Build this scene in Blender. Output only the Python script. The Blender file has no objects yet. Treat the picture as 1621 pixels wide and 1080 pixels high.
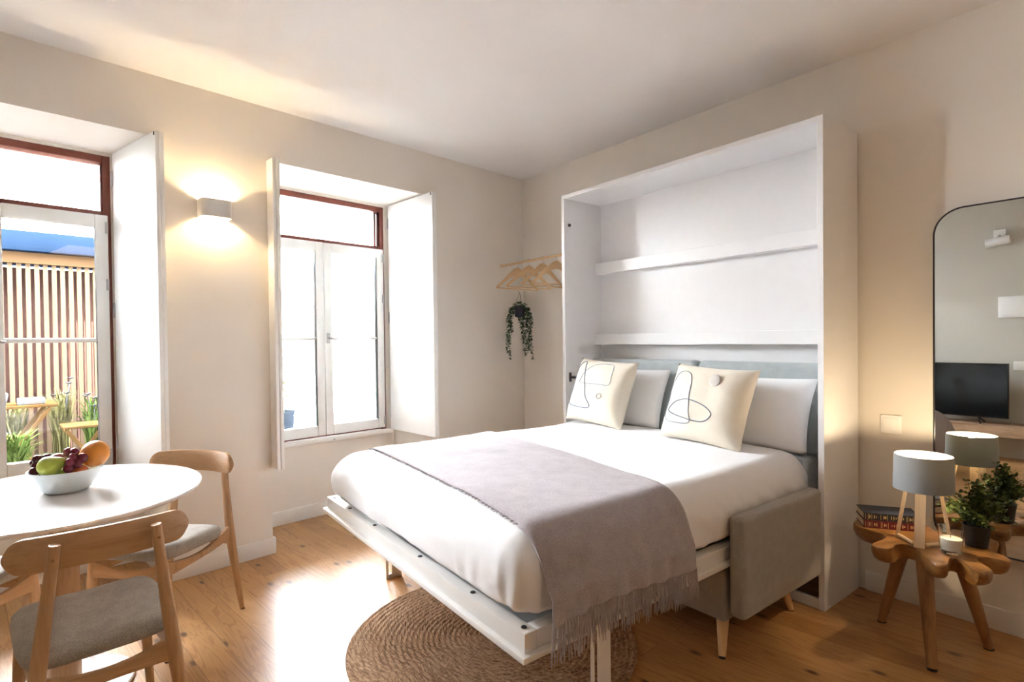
import bpy, bmesh, math, random
from mathutils import Vector, Matrix, noise
from mathutils.bvhtree import BVHTree
PI = math.pi
R = random.Random(7)
col = bpy.context.scene.collection
sc = bpy.context.scene

# ------------------------------------------------------------------ materials
MATS = {}
def nmat(name):
    m = bpy.data.materials.new(name); m.use_nodes = True
    nt = m.node_tree
    b = nt.nodes['Principled BSDF']
    MATS[name] = m
    return m, nt, b
def N(nt, t, **kw):
    n = nt.nodes.new(t)
    for k, v in kw.items():
        if k in n.inputs.keys(): n.inputs[k].default_value = v
        else: setattr(n, k, v)
    return n
def L(nt, a, b): nt.links.new(a, b)
def ramp(nt, stops):
    r = nt.nodes.new('ShaderNodeValToRGB')
    e = r.color_ramp.elements
    e[0].position, e[0].color = stops[0][0], (*stops[0][1], 1)
    e[1].position, e[1].color = stops[-1][0], (*stops[-1][1], 1)
    for p, c in stops[1:-1]:
        x = e.new(p); x.color = (*c, 1)
    return r
def plain(name, c, rough=.5, metal=0, noise_amt=.06, scale=18, bump=0, bscale=200, spec=.5, coat=0):
    """solid paint / plastic / ceramic with a faint procedural mottling"""
    m, nt, b = nmat(name)
    tc = N(nt, 'ShaderNodeTexCoord'); nz = N(nt, 'ShaderNodeTexNoise', Scale=scale, Detail=3.0)
    L(nt, tc.outputs['Object'], nz.inputs['Vector'])
    d = tuple(max(0, x * (1 - noise_amt)) for x in c); u = tuple(min(1, x * (1 + noise_amt)) for x in c)
    r = ramp(nt, [(.3, d), (.7, u)]); L(nt, nz.outputs['Fac'], r.inputs['Fac'])
    L(nt, r.outputs['Color'], b.inputs['Base Color'])
    b.inputs['Roughness'].default_value = rough; b.inputs['Metallic'].default_value = metal
    b.inputs['Specular IOR Level'].default_value = spec
    if coat: b.inputs['Coat Weight'].default_value = coat
    if bump:
        n2 = N(nt, 'ShaderNodeTexNoise', Scale=bscale, Detail=2.0); L(nt, tc.outputs['Object'], n2.inputs['Vector'])
        bp = N(nt, 'ShaderNodeBump', Strength=bump, Distance=.002); L(nt, n2.outputs['Fac'], bp.inputs['Height'])
        L(nt, bp.outputs['Normal'], b.inputs['Normal'])
    return m
def wood(name, c1, c2, c3=None, stretch=(1, 1, .08), scale=14, rough=.45, rings=True, coat=0):
    m, nt, b = nmat(name)
    tc = N(nt, 'ShaderNodeTexCoord'); mp = N(nt, 'ShaderNodeMapping'); mp.inputs['Scale'].default_value = stretch
    L(nt, tc.outputs['Object'], mp.inputs['Vector'])
    n1 = N(nt, 'ShaderNodeTexNoise', Scale=scale, Detail=6.0, Roughness=.6, Distortion=.8); L(nt, mp.outputs['Vector'], n1.inputs['Vector'])
    n2 = N(nt, 'ShaderNodeTexNoise', Scale=scale * 7, Detail=2.0); L(nt, mp.outputs['Vector'], n2.inputs['Vector'])
    mx = N(nt, 'ShaderNodeMath', operation='MULTIPLY_ADD'); mx.inputs[1].default_value = .35
    L(nt, n2.outputs['Fac'], mx.inputs[0]); L(nt, n1.outputs['Fac'], mx.inputs[2])
    r = ramp(nt, [(.4, c1), (.62, c2), (.9, c3 or c1)]); L(nt, mx.outputs[0], r.inputs['Fac'])
    L(nt, r.outputs['Color'], b.inputs['Base Color']); b.inputs['Roughness'].default_value = rough
    bp = N(nt, 'ShaderNodeBump', Strength=.15, Distance=.002); L(nt, n2.outputs['Fac'], bp.inputs['Height']); L(nt, bp.outputs['Normal'], b.inputs['Normal'])
    if coat: b.inputs['Coat Weight'].default_value = coat; b.inputs['Coat Roughness'].default_value = .2
    return m
def fabric(name, c1, c2, scale=260, rough=.95, bump=.35, sheen=.2):
    m, nt, b = nmat(name)
    tc = N(nt, 'ShaderNodeTexCoord')
    n1 = N(nt, 'ShaderNodeTexNoise', Scale=scale, Detail=2.0, Roughness=.7); L(nt, tc.outputs['Object'], n1.inputs['Vector'])
    n0 = N(nt, 'ShaderNodeTexNoise', Scale=scale / 14, Detail=3.0); L(nt, tc.outputs['Object'], n0.inputs['Vector'])
    ad = N(nt, 'ShaderNodeMath', operation='MULTIPLY_ADD'); ad.inputs[1].default_value = .3
    L(nt, n0.outputs['Fac'], ad.inputs[0]); L(nt, n1.outputs['Fac'], ad.inputs[2])
    r = ramp(nt, [(.45, c1), (.85, c2)]); L(nt, ad.outputs[0], r.inputs['Fac'])
    L(nt, r.outputs['Color'], b.inputs['Base Color']); b.inputs['Roughness'].default_value = rough
    b.inputs['Sheen Weight'].default_value = sheen; b.inputs['Specular IOR Level'].default_value = .2
    bp = N(nt, 'ShaderNodeBump', Strength=bump, Distance=.0015); L(nt, n1.outputs['Fac'], bp.inputs['Height']); L(nt, bp.outputs['Normal'], b.inputs['Normal'])
    return m
def emis(name, c, s):
    m, nt, b = nmat(name)
    b.inputs['Base Color'].default_value = (*c, 1); b.inputs['Emission Color'].default_value = (*c, 1); b.inputs['Emission Strength'].default_value = s
    return m
def glass_pane(name, tint=(1, 1, 1)):
    m, nt, b = nmat(name); nt.nodes.remove(b)
    out = nt.nodes['Material Output']
    tr = N(nt, 'ShaderNodeBsdfTransparent', Color=(*tint, 1)); gl = N(nt, 'ShaderNodeBsdfGlossy', Roughness=.0)
    fr = N(nt, 'ShaderNodeFresnel', IOR=1.45); mx = N(nt, 'ShaderNodeMixShader')
    L(nt, fr.outputs[0], mx.inputs[0]); L(nt, tr.outputs[0], mx.inputs[1]); L(nt, gl.outputs[0], mx.inputs[2]); L(nt, mx.outputs[0], out.inputs[0])
    return m

WT = .1212                                     # the window wall is about seven degrees off square
WX, WY, HC = 2.87, 3.5043, 2.495
def wall_paint(name, c, rough=.85):
    return plain(name, c, rough, noise_amt=.015, scale=3, bump=.08, bscale=350, spec=.2)
wall_paint('wall', (.80, .755, .69)); wall_paint('wall_low_bounce', (.22, .19, .15)); wall_paint('wall_tv', (.60, .58, .53)); wall_paint('ceil', (.83, .815, .80)); plain('trimwhite', (.80, .78, .75), .45, noise_amt=.01)
plain('lacquer', (.84, .84, .85), .35, noise_amt=.01); plain('shutterwhite', (.86, .86, .84), .4, noise_amt=.01)
plain('sashwhite', (.80, .81, .80), .4, noise_amt=.01); plain('redframe', (.20, .055, .035), .45, noise_amt=.1)
plain('steel', (.55, .55, .56), .3, 1); plain('darkmetal', (.10, .10, .11), .4, .8); plain('blackcap', (.015, .015, .018), .5)
plain('tabletop', (.86, .86, .87), .08, noise_amt=.005, coat=.3); plain('bowl', (.74, .79, .80), .22, noise_amt=.01)
plain('framewhite', (.80, .79, .77), .35, noise_amt=.01)
wood('oak_z', (.50, .30, .155), (.60, .38, .21), (.44, .255, .12), (1, 1, .07), 16)
wood('oak_x', (.47, .28, .14), (.57, .355, .19), (.40, .235, .11), (.07, 1, 1), 16)
wood('leg_z', (.60, .36, .16), (.68, .43, .21), None, (1, 1, .08), 16)
wood('teak_top', (.20, .088, .021), (.30, .14, .038), (.11, .042, .011), (1, .25, 1), 16, rough=.35, coat=.25)
wood('teak_z', (.245, .12, .04), (.33, .17, .06), (.16, .07, .022), (1, 1, .09), 14, rough=.4)
wood('beech', (.66, .44, .23), (.74, .52, .29), None, (.1, 1, 1), 16)
wood('pale_z', (.66, .47, .27), (.74, .55, .34), None, (1, 1, .08), 14)
wood('slab', (.42, .27, .17), (.55, .37, .24), (.30, .18, .10), (1, .1, 1), 12)
fabric('seatgrey', (.25, .225, .195), (.50, .465, .42), 380); fabric('sofagrey', (.27, .245, .215), (.40, .37, .335), 330)
fabric('headgrey', (.34, .38, .39), (.50, .54, .55), 330)
fabric('cotton', (.80, .80, .815), (.86, .86, .87), 500, bump=.08, sheen=.1)
fabric('pillowwhite', (.82, .82, .83), (.87, .87, .87), 500, bump=.08, sheen=.1)
fabric('cream', (.73, .665, .55), (.81, .75, .64), 420, bump=.2)
fabric('throw', (.30, .265, .28), (.46, .42, .44), 300, bump=.5)
plain('thread', (.16, .20, .28), .9); plain('threadpale', (.34, .38, .44), .9); plain('button', (.62, .58, .53), .9, bump=.5, bscale=150)
plain('shade', (.20, .205, .21), .9, noise_amt=.05, scale=300)
_t = MATS['shade'].node_tree; _b = _t.nodes['Principled BSDF']; _tr = N(_t, 'ShaderNodeBsdfTranslucent', Color=(.42, .40, .34, 1)); _mx = N(_t, 'ShaderNodeMixShader'); _mx.inputs[0].default_value = .12
L(_t, _b.outputs[0], _mx.inputs[1]); L(_t, _tr.outputs[0], _mx.inputs[2]); L(_t, _mx.outputs[0], _t.nodes['Material Output'].inputs['Surface'])
plain('black', (.012, .012, .012), .55, noise_amt=.2); plain('navy', (.02, .022, .04), .6); plain('string', (.25, .17, .10), .9)
plain('wax', (.86, .80, .68), .5, noise_amt=.02); plain('paper', (.66, .55, .42), .9, noise_amt=.1, scale=120); plain('label', (.72, .72, .68), .7)
plain('bookblue', (.018, .024, .048), .5); plain('bookblack', (.012, .012, .015), .4); plain('bookred', (.075, .006, .010), .4); plain('gold', (.62, .47, .22), .35, .6)
plain('soil', (.03, .02, .014), .95, noise_amt=.3)
plain('switch', (.90, .89, .87), .35, noise_amt=.01); plain('plaster', (.74, .72, .69), .6, noise_amt=.02)
plain('screen', (.006, .008, .010), .12, noise_amt=.02); plain('bezel', (.01, .01, .01), .35)
glass_pane('pane'); emis('bulb', (1, .76, .45), 45)
def matte(*names):
    for n_ in names: MATS[n_].node_tree.nodes['Principled BSDF'].inputs['Specular IOR Level'].default_value = 0
def leafm(name, a, b_, rough=.55):
    m, nt, b = nmat(name)
    tc = N(nt, 'ShaderNodeTexCoord'); nz = N(nt, 'ShaderNodeTexNoise', Scale=22.0, Detail=2.0); L(nt, tc.outputs['Object'], nz.inputs['Vector'])
    r = ramp(nt, [(.35, a), (.68, b_)]); L(nt, nz.outputs['Fac'], r.inputs['Fac']); L(nt, r.outputs['Color'], b.inputs['Base Color'])
    b.inputs['Roughness'].default_value = rough
leafm('leaf_dark', (.015, .045, .02), (.04, .11, .045)); leafm('leaf_pot', (.018, .04, .008), (.13, .18, .022))
leafm('leaf_out', (.016, .03, .006), (.042, .058, .016)); leafm('leaf_pale', (.050, .048, .018), (.070, .062, .030))
plain('pear', (.42, .50, .075), .35, noise_amt=.18, scale=22); plain('apple', (.42, .55, .10), .3, noise_amt=.15, scale=18)
plain('orange', (.72, .27, .035), .42, noise_amt=.12, scale=30, bump=.3, bscale=260); plain('peach', (.60, .15, .05), .5, noise_amt=.3, scale=26)
plain('plum', (.16, .028, .015), .28, noise_amt=.3, scale=26); plain('grape_dark', (.075, .012, .022), .25, noise_amt=.3, scale=30); plain('grape_red', (.16, .018, .035), .25, noise_amt=.3, scale=30)
# outside
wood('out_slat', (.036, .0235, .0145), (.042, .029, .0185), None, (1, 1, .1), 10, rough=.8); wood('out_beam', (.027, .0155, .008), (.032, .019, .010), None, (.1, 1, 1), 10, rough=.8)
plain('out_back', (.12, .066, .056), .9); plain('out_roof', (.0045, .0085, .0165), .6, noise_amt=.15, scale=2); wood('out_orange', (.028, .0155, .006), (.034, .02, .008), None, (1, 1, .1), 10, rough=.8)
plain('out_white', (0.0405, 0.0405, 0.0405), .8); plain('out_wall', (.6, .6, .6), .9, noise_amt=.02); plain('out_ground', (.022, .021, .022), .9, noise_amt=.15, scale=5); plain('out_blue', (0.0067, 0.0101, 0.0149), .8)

matte('out_slat', 'out_beam', 'out_back', 'out_roof', 'out_orange', 'out_white', 'out_wall', 'out_ground', 'out_blue', 'leaf_out', 'leaf_pale')
def floor_mat():
    m, nt, b = nmat('pine_floor')
    g = N(nt, 'ShaderNodeNewGeometry'); mp = N(nt, 'ShaderNodeMapping', vector_type='POINT')
    mp.inputs['Rotation'].default_value = (0, 0, -WT - PI / 2)      # x' along the boards, y' across
    L(nt, g.outputs['Position'], mp.inputs['Vector'])
    br = N(nt, 'ShaderNodeTexBrick', Scale=1.0); br.offset = .37; br.offset_frequency = 2
    br.inputs['Color1'].default_value = (0, 0, 0, 1); br.inputs['Color2'].default_value = (1, 1, 1, 1); br.inputs['Mortar'].default_value = (.5, .5, .5, 1)
    br.inputs['Mortar Size'].default_value = .0011; br.inputs['Mortar Smooth'].default_value = .2
    br.inputs['Brick Width'].default_value = 1.75; br.inputs['Row Height'].default_value = .118
    L(nt, mp.outputs[0], br.inputs['Vector'])
    # per-board offset of the grain
    off = N(nt, 'ShaderNodeVectorMath', operation='SCALE'); off.inputs['Scale'].default_value = 13.0; L(nt, br.outputs['Color'], off.inputs[0])
    add = N(nt, 'ShaderNodeVectorMath', operation='ADD'); L(nt, mp.outputs[0], add.inputs[0]); L(nt, off.outputs[0], add.inputs[1])
    st = N(nt, 'ShaderNodeMapping'); st.inputs['Scale'].default_value = (.55, 7.5, 1); L(nt, add.outputs[0], st.inputs['Vector'])
    n1 = N(nt, 'ShaderNodeTexNoise', Scale=2.0, Detail=3.0, Distortion=1.0); L(nt, st.outputs[0], n1.inputs['Vector'])
    wv = N(nt, 'ShaderNodeMath', operation='MULTIPLY'); wv.inputs[1].default_value = 55.0; L(nt, n1.outputs['Fac'], wv.inputs[0])
    sn = N(nt, 'ShaderNodeMath', operation='SINE'); L(nt, wv.outputs[0], sn.inputs[0])
    r = ramp(nt, [(.0, (.425, .235, .092)), (.5, (.47, .265, .108)), (1, (.345, .175, .060))])
    mr = N(nt, 'ShaderNodeMapRange'); mr.inputs['From Min'].default_value = -1; L(nt, sn.outputs[0], mr.inputs['Value']); L(nt, mr.outputs[0], r.inputs['Fac'])
    tone = ramp(nt, [(0, (.80, .72, .62)), (.25, (1.05, 1.02, .98)), (.6, (1.0, .95, .88)), (1, (1.12, 1.14, 1.12))]); L(nt, br.outputs['Color'], tone.inputs['Fac'])
    mul = N(nt, 'ShaderNodeMix', data_type='RGBA', blend_type='MULTIPLY'); mul.inputs[0].default_value = 1
    L(nt, r.outputs[0], mul.inputs[6]); L(nt, tone.outputs[0], mul.inputs[7])
    # knots
    kst = N(nt, 'ShaderNodeMapping'); kst.inputs['Scale'].default_value = (2.2, 4.6, 1); L(nt, add.outputs[0], kst.inputs['Vector'])
    vo = N(nt, 'ShaderNodeTexVoronoi', Scale=1.0); vo.voronoi_dimensions = '2D'; L(nt, kst.outputs[0], vo.inputs['Vector'])
    kr = ramp(nt, [(.0, (1, 1, 1)), (.035, (.8, .8, .8)), (.065, (.12, .12, .12)), (.11, (0, 0, 0))]); L(nt, vo.outputs['Distance'], kr.inputs['Fac'])
    mk = N(nt, 'ShaderNodeMix', data_type='RGBA', blend_type='MIX'); mk.inputs[7].default_value = (.075, .028, .010, 1)
    L(nt, kr.outputs[0], mk.inputs[0]); L(nt, mul.outputs[2], mk.inputs[6])
    md = N(nt, 'ShaderNodeMix', data_type='RGBA', blend_type='MIX'); md.inputs[7].default_value = (.10, .045, .016, 1)
    ms = N(nt, 'ShaderNodeMath', operation='MULTIPLY'); ms.inputs[1].default_value = .75; L(nt, br.outputs['Fac'], ms.inputs[0])
    L(nt, ms.outputs[0], md.inputs[0]); L(nt, mk.outputs[2], md.inputs[6])
    L(nt, md.outputs[2], b.inputs['Base Color'])
    b.inputs['Roughness'].default_value = .33; b.inputs['Specular IOR Level'].default_value = .55
    bp = N(nt, 'ShaderNodeBump', Strength=.25, Distance=.002, invert=True); L(nt, br.outputs['Fac'], bp.inputs['Height']); L(nt, bp.outputs['Normal'], b.inputs['Normal'])
floor_mat()
def jute_mat():
    m, nt, b = nmat('jute')
    tc = N(nt, 'ShaderNodeTexCoord'); sp = N(nt, 'ShaderNodeSeparateXYZ'); L(nt, tc.outputs['Object'], sp.inputs[0])
    # braid cells: angle x radius
    at = N(nt, 'ShaderNodeMath', operation='ARCTAN2'); L(nt, sp.outputs[1], at.inputs[0]); L(nt, sp.outputs[0], at.inputs[1])
    ln = N(nt, 'ShaderNodeVectorMath', operation='LENGTH'); L(nt, tc.outputs['Object'], ln.inputs[0])
    mul = N(nt, 'ShaderNodeMath', operation='MULTIPLY'); L(nt, at.outputs[0], mul.inputs[0]); L(nt, ln.outputs['Value'], mul.inputs[1])
    cb = N(nt, 'ShaderNodeCombineXYZ'); L(nt, mul.outputs[0], cb.inputs[0]); L(nt, ln.outputs['Value'], cb.inputs[1])
    n1 = N(nt, 'ShaderNodeTexNoise', Scale=95.0, Detail=4.0, Roughness=.75); L(nt, tc.outputs['Object'], n1.inputs['Vector'])
    n2 = N(nt, 'ShaderNodeTexNoise', Scale=9.0, Detail=2.0); L(nt, tc.outputs['Object'], n2.inputs['Vector'])
    vo = N(nt, 'ShaderNodeTexVoronoi', Scale=70.0); L(nt, cb.outputs[0], vo.inputs['Vector'])
    a = N(nt, 'ShaderNodeMath', operation='MULTIPLY_ADD'); a.inputs[1].default_value = -.5; L(nt, vo.outputs['Distance'], a.inputs[0]); L(nt, n1.outputs['Fac'], a.inputs[2])
    a2 = N(nt, 'ShaderNodeMath', operation='MULTIPLY_ADD'); a2.inputs[1].default_value = .25; L(nt, n2.outputs['Fac'], a2.inputs[0]); L(nt, a.outputs[0], a2.inputs[2])
    r = ramp(nt, [(.15, (.20, .115, .065)), (.45, (.42, .27, .165)), (.8, (.60, .42, .28))]); L(nt, a2.outputs[0], r.inputs['Fac'])
    L(nt, r.outputs[0], b.inputs['Base Color']); b.inputs['Roughness'].default_value = .95; b.inputs['Specular IOR Level'].default_value = .1
    bp = N(nt, 'ShaderNodeBump', Strength=.9, Distance=.006); L(nt, a.outputs[0], bp.inputs['Height']); L(nt, bp.outputs['Normal'], b.inputs['Normal'])
jute_mat()

# ------------------------------------------------------------------ mesh builder
class MB:
    def __init__(s, M=None): s.bm = bmesh.new(); s.M = M or Matrix.Identity(4)
    def v(s, p): return s.bm.verts.new(s.M @ Vector(p))
    def face(s, vs):
        try: return s.bm.faces.new(vs)
        except ValueError: return None
    def box(s, lo, hi, bev=0, seg=2):
        x0, y0, z0 = lo; x1, y1, z1 = hi
        p = [s.v(q) for q in ((x0, y0, z0), (x1, y0, z0), (x1, y1, z0), (x0, y1, z0), (x0, y0, z1), (x1, y0, z1), (x1, y1, z1), (x0, y1, z1))]
        fs = [s.face([p[i] for i in f]) for f in ((3, 2, 1, 0), (4, 5, 6, 7), (0, 1, 5, 4), (1, 2, 6, 5), (2, 3, 7, 6), (3, 0, 4, 7))]
        if bev:
            es = list({e for f in fs for e in f.edges})
            bmesh.ops.bevel(s.bm, geom=es, offset=bev, segments=seg, profile=.5, affect='EDGES')
        return s
    def prism(s, pts, z0, z1, bev=0, top=None):
        """outline in xy (ccw) extruded z0..z1; top = optional function for z of the top"""
        lo = [s.v((x, y, z0)) for x, y in pts]; hi = [s.v((x, y, z1)) for x, y in pts]
        n = len(pts); fs = [s.face(lo[::-1]), s.face(hi)]
        for i in range(n): fs.append(s.face([lo[i], lo[(i + 1) % n], hi[(i + 1) % n], hi[i]]))
        if bev:
            es = list({e for f in fs[:2] if f for e in f.edges}); bmesh.ops.bevel(s.bm, geom=es, offset=bev, segments=2, profile=.5, affect='EDGES')
        return s
    def rings(s, rs, cap=True, closed=True):
        vs = [[s.v(p) for p in r] for r in rs]; n = len(rs[0])
        for a, b in zip(vs, vs[1:]):
            for i in range(n if closed else n - 1): s.face([a[i], a[(i + 1) % n], b[(i + 1) % n], b[i]])
        if cap: s.face(vs[0][::-1]); s.face(vs[-1])
        return s
    def tube(s, pts, rad, seg=12, cap=True, flat=1.0, up=(0, 0, 1), closed=False):
        """round (or flattened) tube through pts; rad = number or list"""
        pts = [Vector(p) for p in pts]; n = len(pts)
        rad = rad if isinstance(rad, (list, tuple)) else [rad] * n
        rs = []
        for i, p in enumerate(pts):
            if closed: t = (pts[(i + 1) % n] - pts[i - 1])
            else: t = pts[min(i + 1, n - 1)] - pts[max(i - 1, 0)]
            t.normalize(); u = Vector(up)
            if abs(t.dot(u)) > .95: u = Vector((1, 0, 0)) if abs(t.x) < .9 else Vector((0, 1, 0))
            a = t.cross(u).normalized(); b = a.cross(t).normalized()
            rs.append([p + a * math.cos(k * 2 * PI / seg) * rad[i] * flat + b * math.sin(k * 2 * PI / seg) * rad[i] for k in range(seg)])
        if closed:
            rs.append(rs[0]); return s.rings(rs, False)
        return s.rings(rs, cap)
    def bar(s, pts, hw, hh, up=(0, 0, 1)):
        """rectangular section bar; hw, hh lists or numbers (half width sideways, half height along up)"""
        pts = [Vector(p) for p in pts]; n = len(pts)
        hw = hw if isinstance(hw, (list, tuple)) else [hw] * n; hh = hh if isinstance(hh, (list, tuple)) else [hh] * n
        rs = []
        for i, p in enumerate(pts):
            t = (pts[min(i + 1, n - 1)] - pts[max(i - 1, 0)]).normalized(); u = Vector(up)
            a = t.cross(u).normalized(); b = a.cross(t).normalized(); ring = []
            c = .72
            for (x, y) in ((1, c), (c, 1), (-c, 1), (-1, c), (-1, -c), (-c, -1), (c, -1), (1, -c)):
                ring.append(p + a * hw[i] * x + b * hh[i] * y)
            rs.append(ring)
        return s.rings(rs)
    def lathe(s, prof, seg=32, c=(0, 0), sx=1, sy=1, close=False):
        rs = []
        for r, z in prof: rs.append([(c[0] + sx * r * math.cos(k * 2 * PI / seg), c[1] + sy * r * math.sin(k * 2 * PI / seg), z) for k in range(seg)])
        if close: rs.append(rs[0])
        return s.rings(rs, not close)
    def ball(s, c, r, seg=14, sc=(1, 1, 1)):
        n = seg // 2; rs = []
        for i in range(1, n):
            a = PI * i / n - PI / 2
            rs.append([(c[0] + sc[0] * r * math.cos(a) * math.cos(k * 2 * PI / seg), c[1] + sc[1] * r * math.cos(a) * math.sin(k * 2 * PI / seg), c[2] + sc[2] * r * math.sin(a)) for k in range(seg)])
        vs = [[s.v(p) for p in q] for q in rs]
        lo = s.v((c[0], c[1], c[2] - r * sc[2])); hi = s.v((c[0], c[1], c[2] + r * sc[2]))
        for a, b in zip(vs, vs[1:]):
            for i in range(seg): s.face([a[i], a[(i + 1) % seg], b[(i + 1) % seg], b[i]])
        for i in range(seg): s.face([lo, vs[0][(i + 1) % seg], vs[0][i]]); s.face([hi, vs[-1][i], vs[-1][(i + 1) % seg]])
        return s
    def grid(s, fn, nu, nv):
        vs = [[s.v(fn(i / nu, j / nv)) for j in range(nv + 1)] for i in range(nu + 1)]
        for i in range(nu):
            for j in range(nv): s.face([vs[i][j], vs[i + 1][j], vs[i + 1][j + 1], vs[i][j + 1]])
        return s
    def leaf(s, p, d, n, l, w):
        d = Vector(d).normalized(); n = Vector(n); sd = d.cross(n)
        if sd.length < 1e-4: sd = d.orthogonal()
        sd.normalize(); p = Vector(p); nn = sd.cross(d)
        a = s.v(p); b = s.v(p + d * l * .45 + sd * w / 2); c = s.v(p + d * l * .45 - sd * w / 2); e = s.v(p + d * l - nn * l * .12); m = s.v(p + d * l * .5 - nn * w * .18)
        for f in ((a, m, b), (b, m, e), (a, c, m), (m, c, e)): s.face(f)
        return s
    def build(s, name, mat, parent=None, smooth=True, angle=38, mods=None):
        bmesh.ops.remove_doubles(s.bm, verts=s.bm.verts, dist=1e-6)
        bmesh.ops.recalc_face_normals(s.bm, faces=s.bm.faces)
        me = bpy.data.meshes.new(name); s.bm.to_mesh(me); s.bm.free()
        if smooth:
            for p in me.polygons: p.use_smooth = True
            me.set_sharp_from_angle(angle=math.radians(angle))
        ms = mat if isinstance(mat, (list, tuple)) else [mat]
        for q in ms: me.materials.append(MATS[q])
        o = bpy.data.objects.new(name, me); col.objects.link(o)
        if parent: o.parent = parent
        return o
def tag(o, label=None, cat=None, group=None, kind=None):
    if label: o['label'] = label
    if cat: o['category'] = cat
    if group: o['group'] = group
    if kind: o['kind'] = kind
    return o
def thing(name, label, cat, loc=(0, 0, 0), rz=0, group=None, kind=None):
    o = bpy.data.objects.new(name, None); col.objects.link(o); o.empty_display_size = .1
    o.location = loc; o.rotation_euler = (0, 0, rz)
    return tag(o, label, cat, group, kind)
def copy_tree(o, parent=None):
    c = o.copy(); col.objects.link(c)
    if parent: c.parent = parent
    for ch in list(o.children): copy_tree(ch, c)
    return c
def S(o): return tag(o, kind='structure')
def solidify(o, t, off=0):
    m = o.modifiers.new('thickness', 'SOLIDIFY'); m.thickness = t; m.offset = off; return o
def subsurf(o, n=1):
    m = o.modifiers.new('smooth', 'SUBSURF'); m.levels = n; m.render_levels = n; return o

# frame of the window wall: s along the wall (0 at the corner, negative to the left), n outwards, z up
WW = Matrix.Translation((WX, WY, 0)) @ Matrix.Rotation(WT, 4, 'Z')
def wp(s, n, z): return WW @ Vector((s, n, z))

# ------------------------------------------------------------------ room shell
XL, YB = -1.3, -2.4
S(MB().box((XL - .1, YB - .1, -.08), (WX + .1, 4.6, 0)).build('floor', 'pine_floor', smooth=False))
S(MB().box((XL - .1, YB - .1, HC), (WX + .1, 4.6, HC + .15)).build('ceiling', 'ceil', smooth=False))
S(MB().box((WX, YB - .1, 0), (WX + .12, 3.6, HC)).build('wall_right', 'wall', smooth=False))
S(MB().box((XL - .12, YB - .1, 0), (XL, 4.2, HC)).build('wall_left', 'wall_tv', smooth=False))
S(MB().box((XL, YB - .12, 0), (WX, YB, HC)).build('wall_back', 'wall_low_bounce', smooth=False))  # unseen wall given a dark colour to cut bounced light
RA, RB = (-3.74, -2.575), (-2.057, -.965)       # the two floor-to-lintel window recesses
OA, OB = (-3.68, -2.70), (-2.00, -1.03)        # the openings at their backs
D0, D1, RT = .45, .62, 2.2
m = MB(WW)
m.box((-4.8, 0, 0), (RA[0], D1, HC)); m.box((RA[1], 0, 0), (RB[0], D1, HC)); m.box((RB[1], 0, 0), (.12, D1, HC))
for r, o in ((RA, OA), (RB, OB)):
    m.box((r[0], 0, RT), (r[1], D1, HC))
    m.box((r[0], D0, 0), (r[1], D1, .52)); m.box((r[0], D0, 2.183), (r[1], D1, RT))
    m.box((r[0], D0, .52), (o[0], D1, 2.183)); m.box((o[1], D0, .52), (r[1], D1, 2.183))
S(m.build('wall_window', 'wall', smooth=False))
def board(name, lo, hi): return S(MB(WW).box(lo, hi, .004).build(name, 'trimwhite'))
board('baseboard_window', (-4.2, -.014, 0), (RA[0] + .014, -.0005, .09)); board('baseboard_window', (RA[1] - .014, -.014, 0), (RB[0] + .014, -.0005, .09)); board('baseboard_window', (RB[1] - .014, -.014, 0), (-.016, -.0005, .09))
for r in (RA, RB):
    board('baseboard_recess', (r[0] + .0005, D0 - .014, 0), (r[1] - .0005, D0 - .0005, .09))
    board('baseboard_recess', (r[0] + .0005, .0005, 0), (r[0] + .014, D0 - .015, .09)); board('baseboard_recess', (r[1] - .014, .0005, 0), (r[1] - .0005, D0 - .015, .09))
S(MB().box((WX - .014, 2.66, 0), (WX, 3.48, .09), .004).box((WX - .014, YB, 0), (WX, 1.0, .09), .004).build('baseboard_right', 'trimwhite'))

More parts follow.
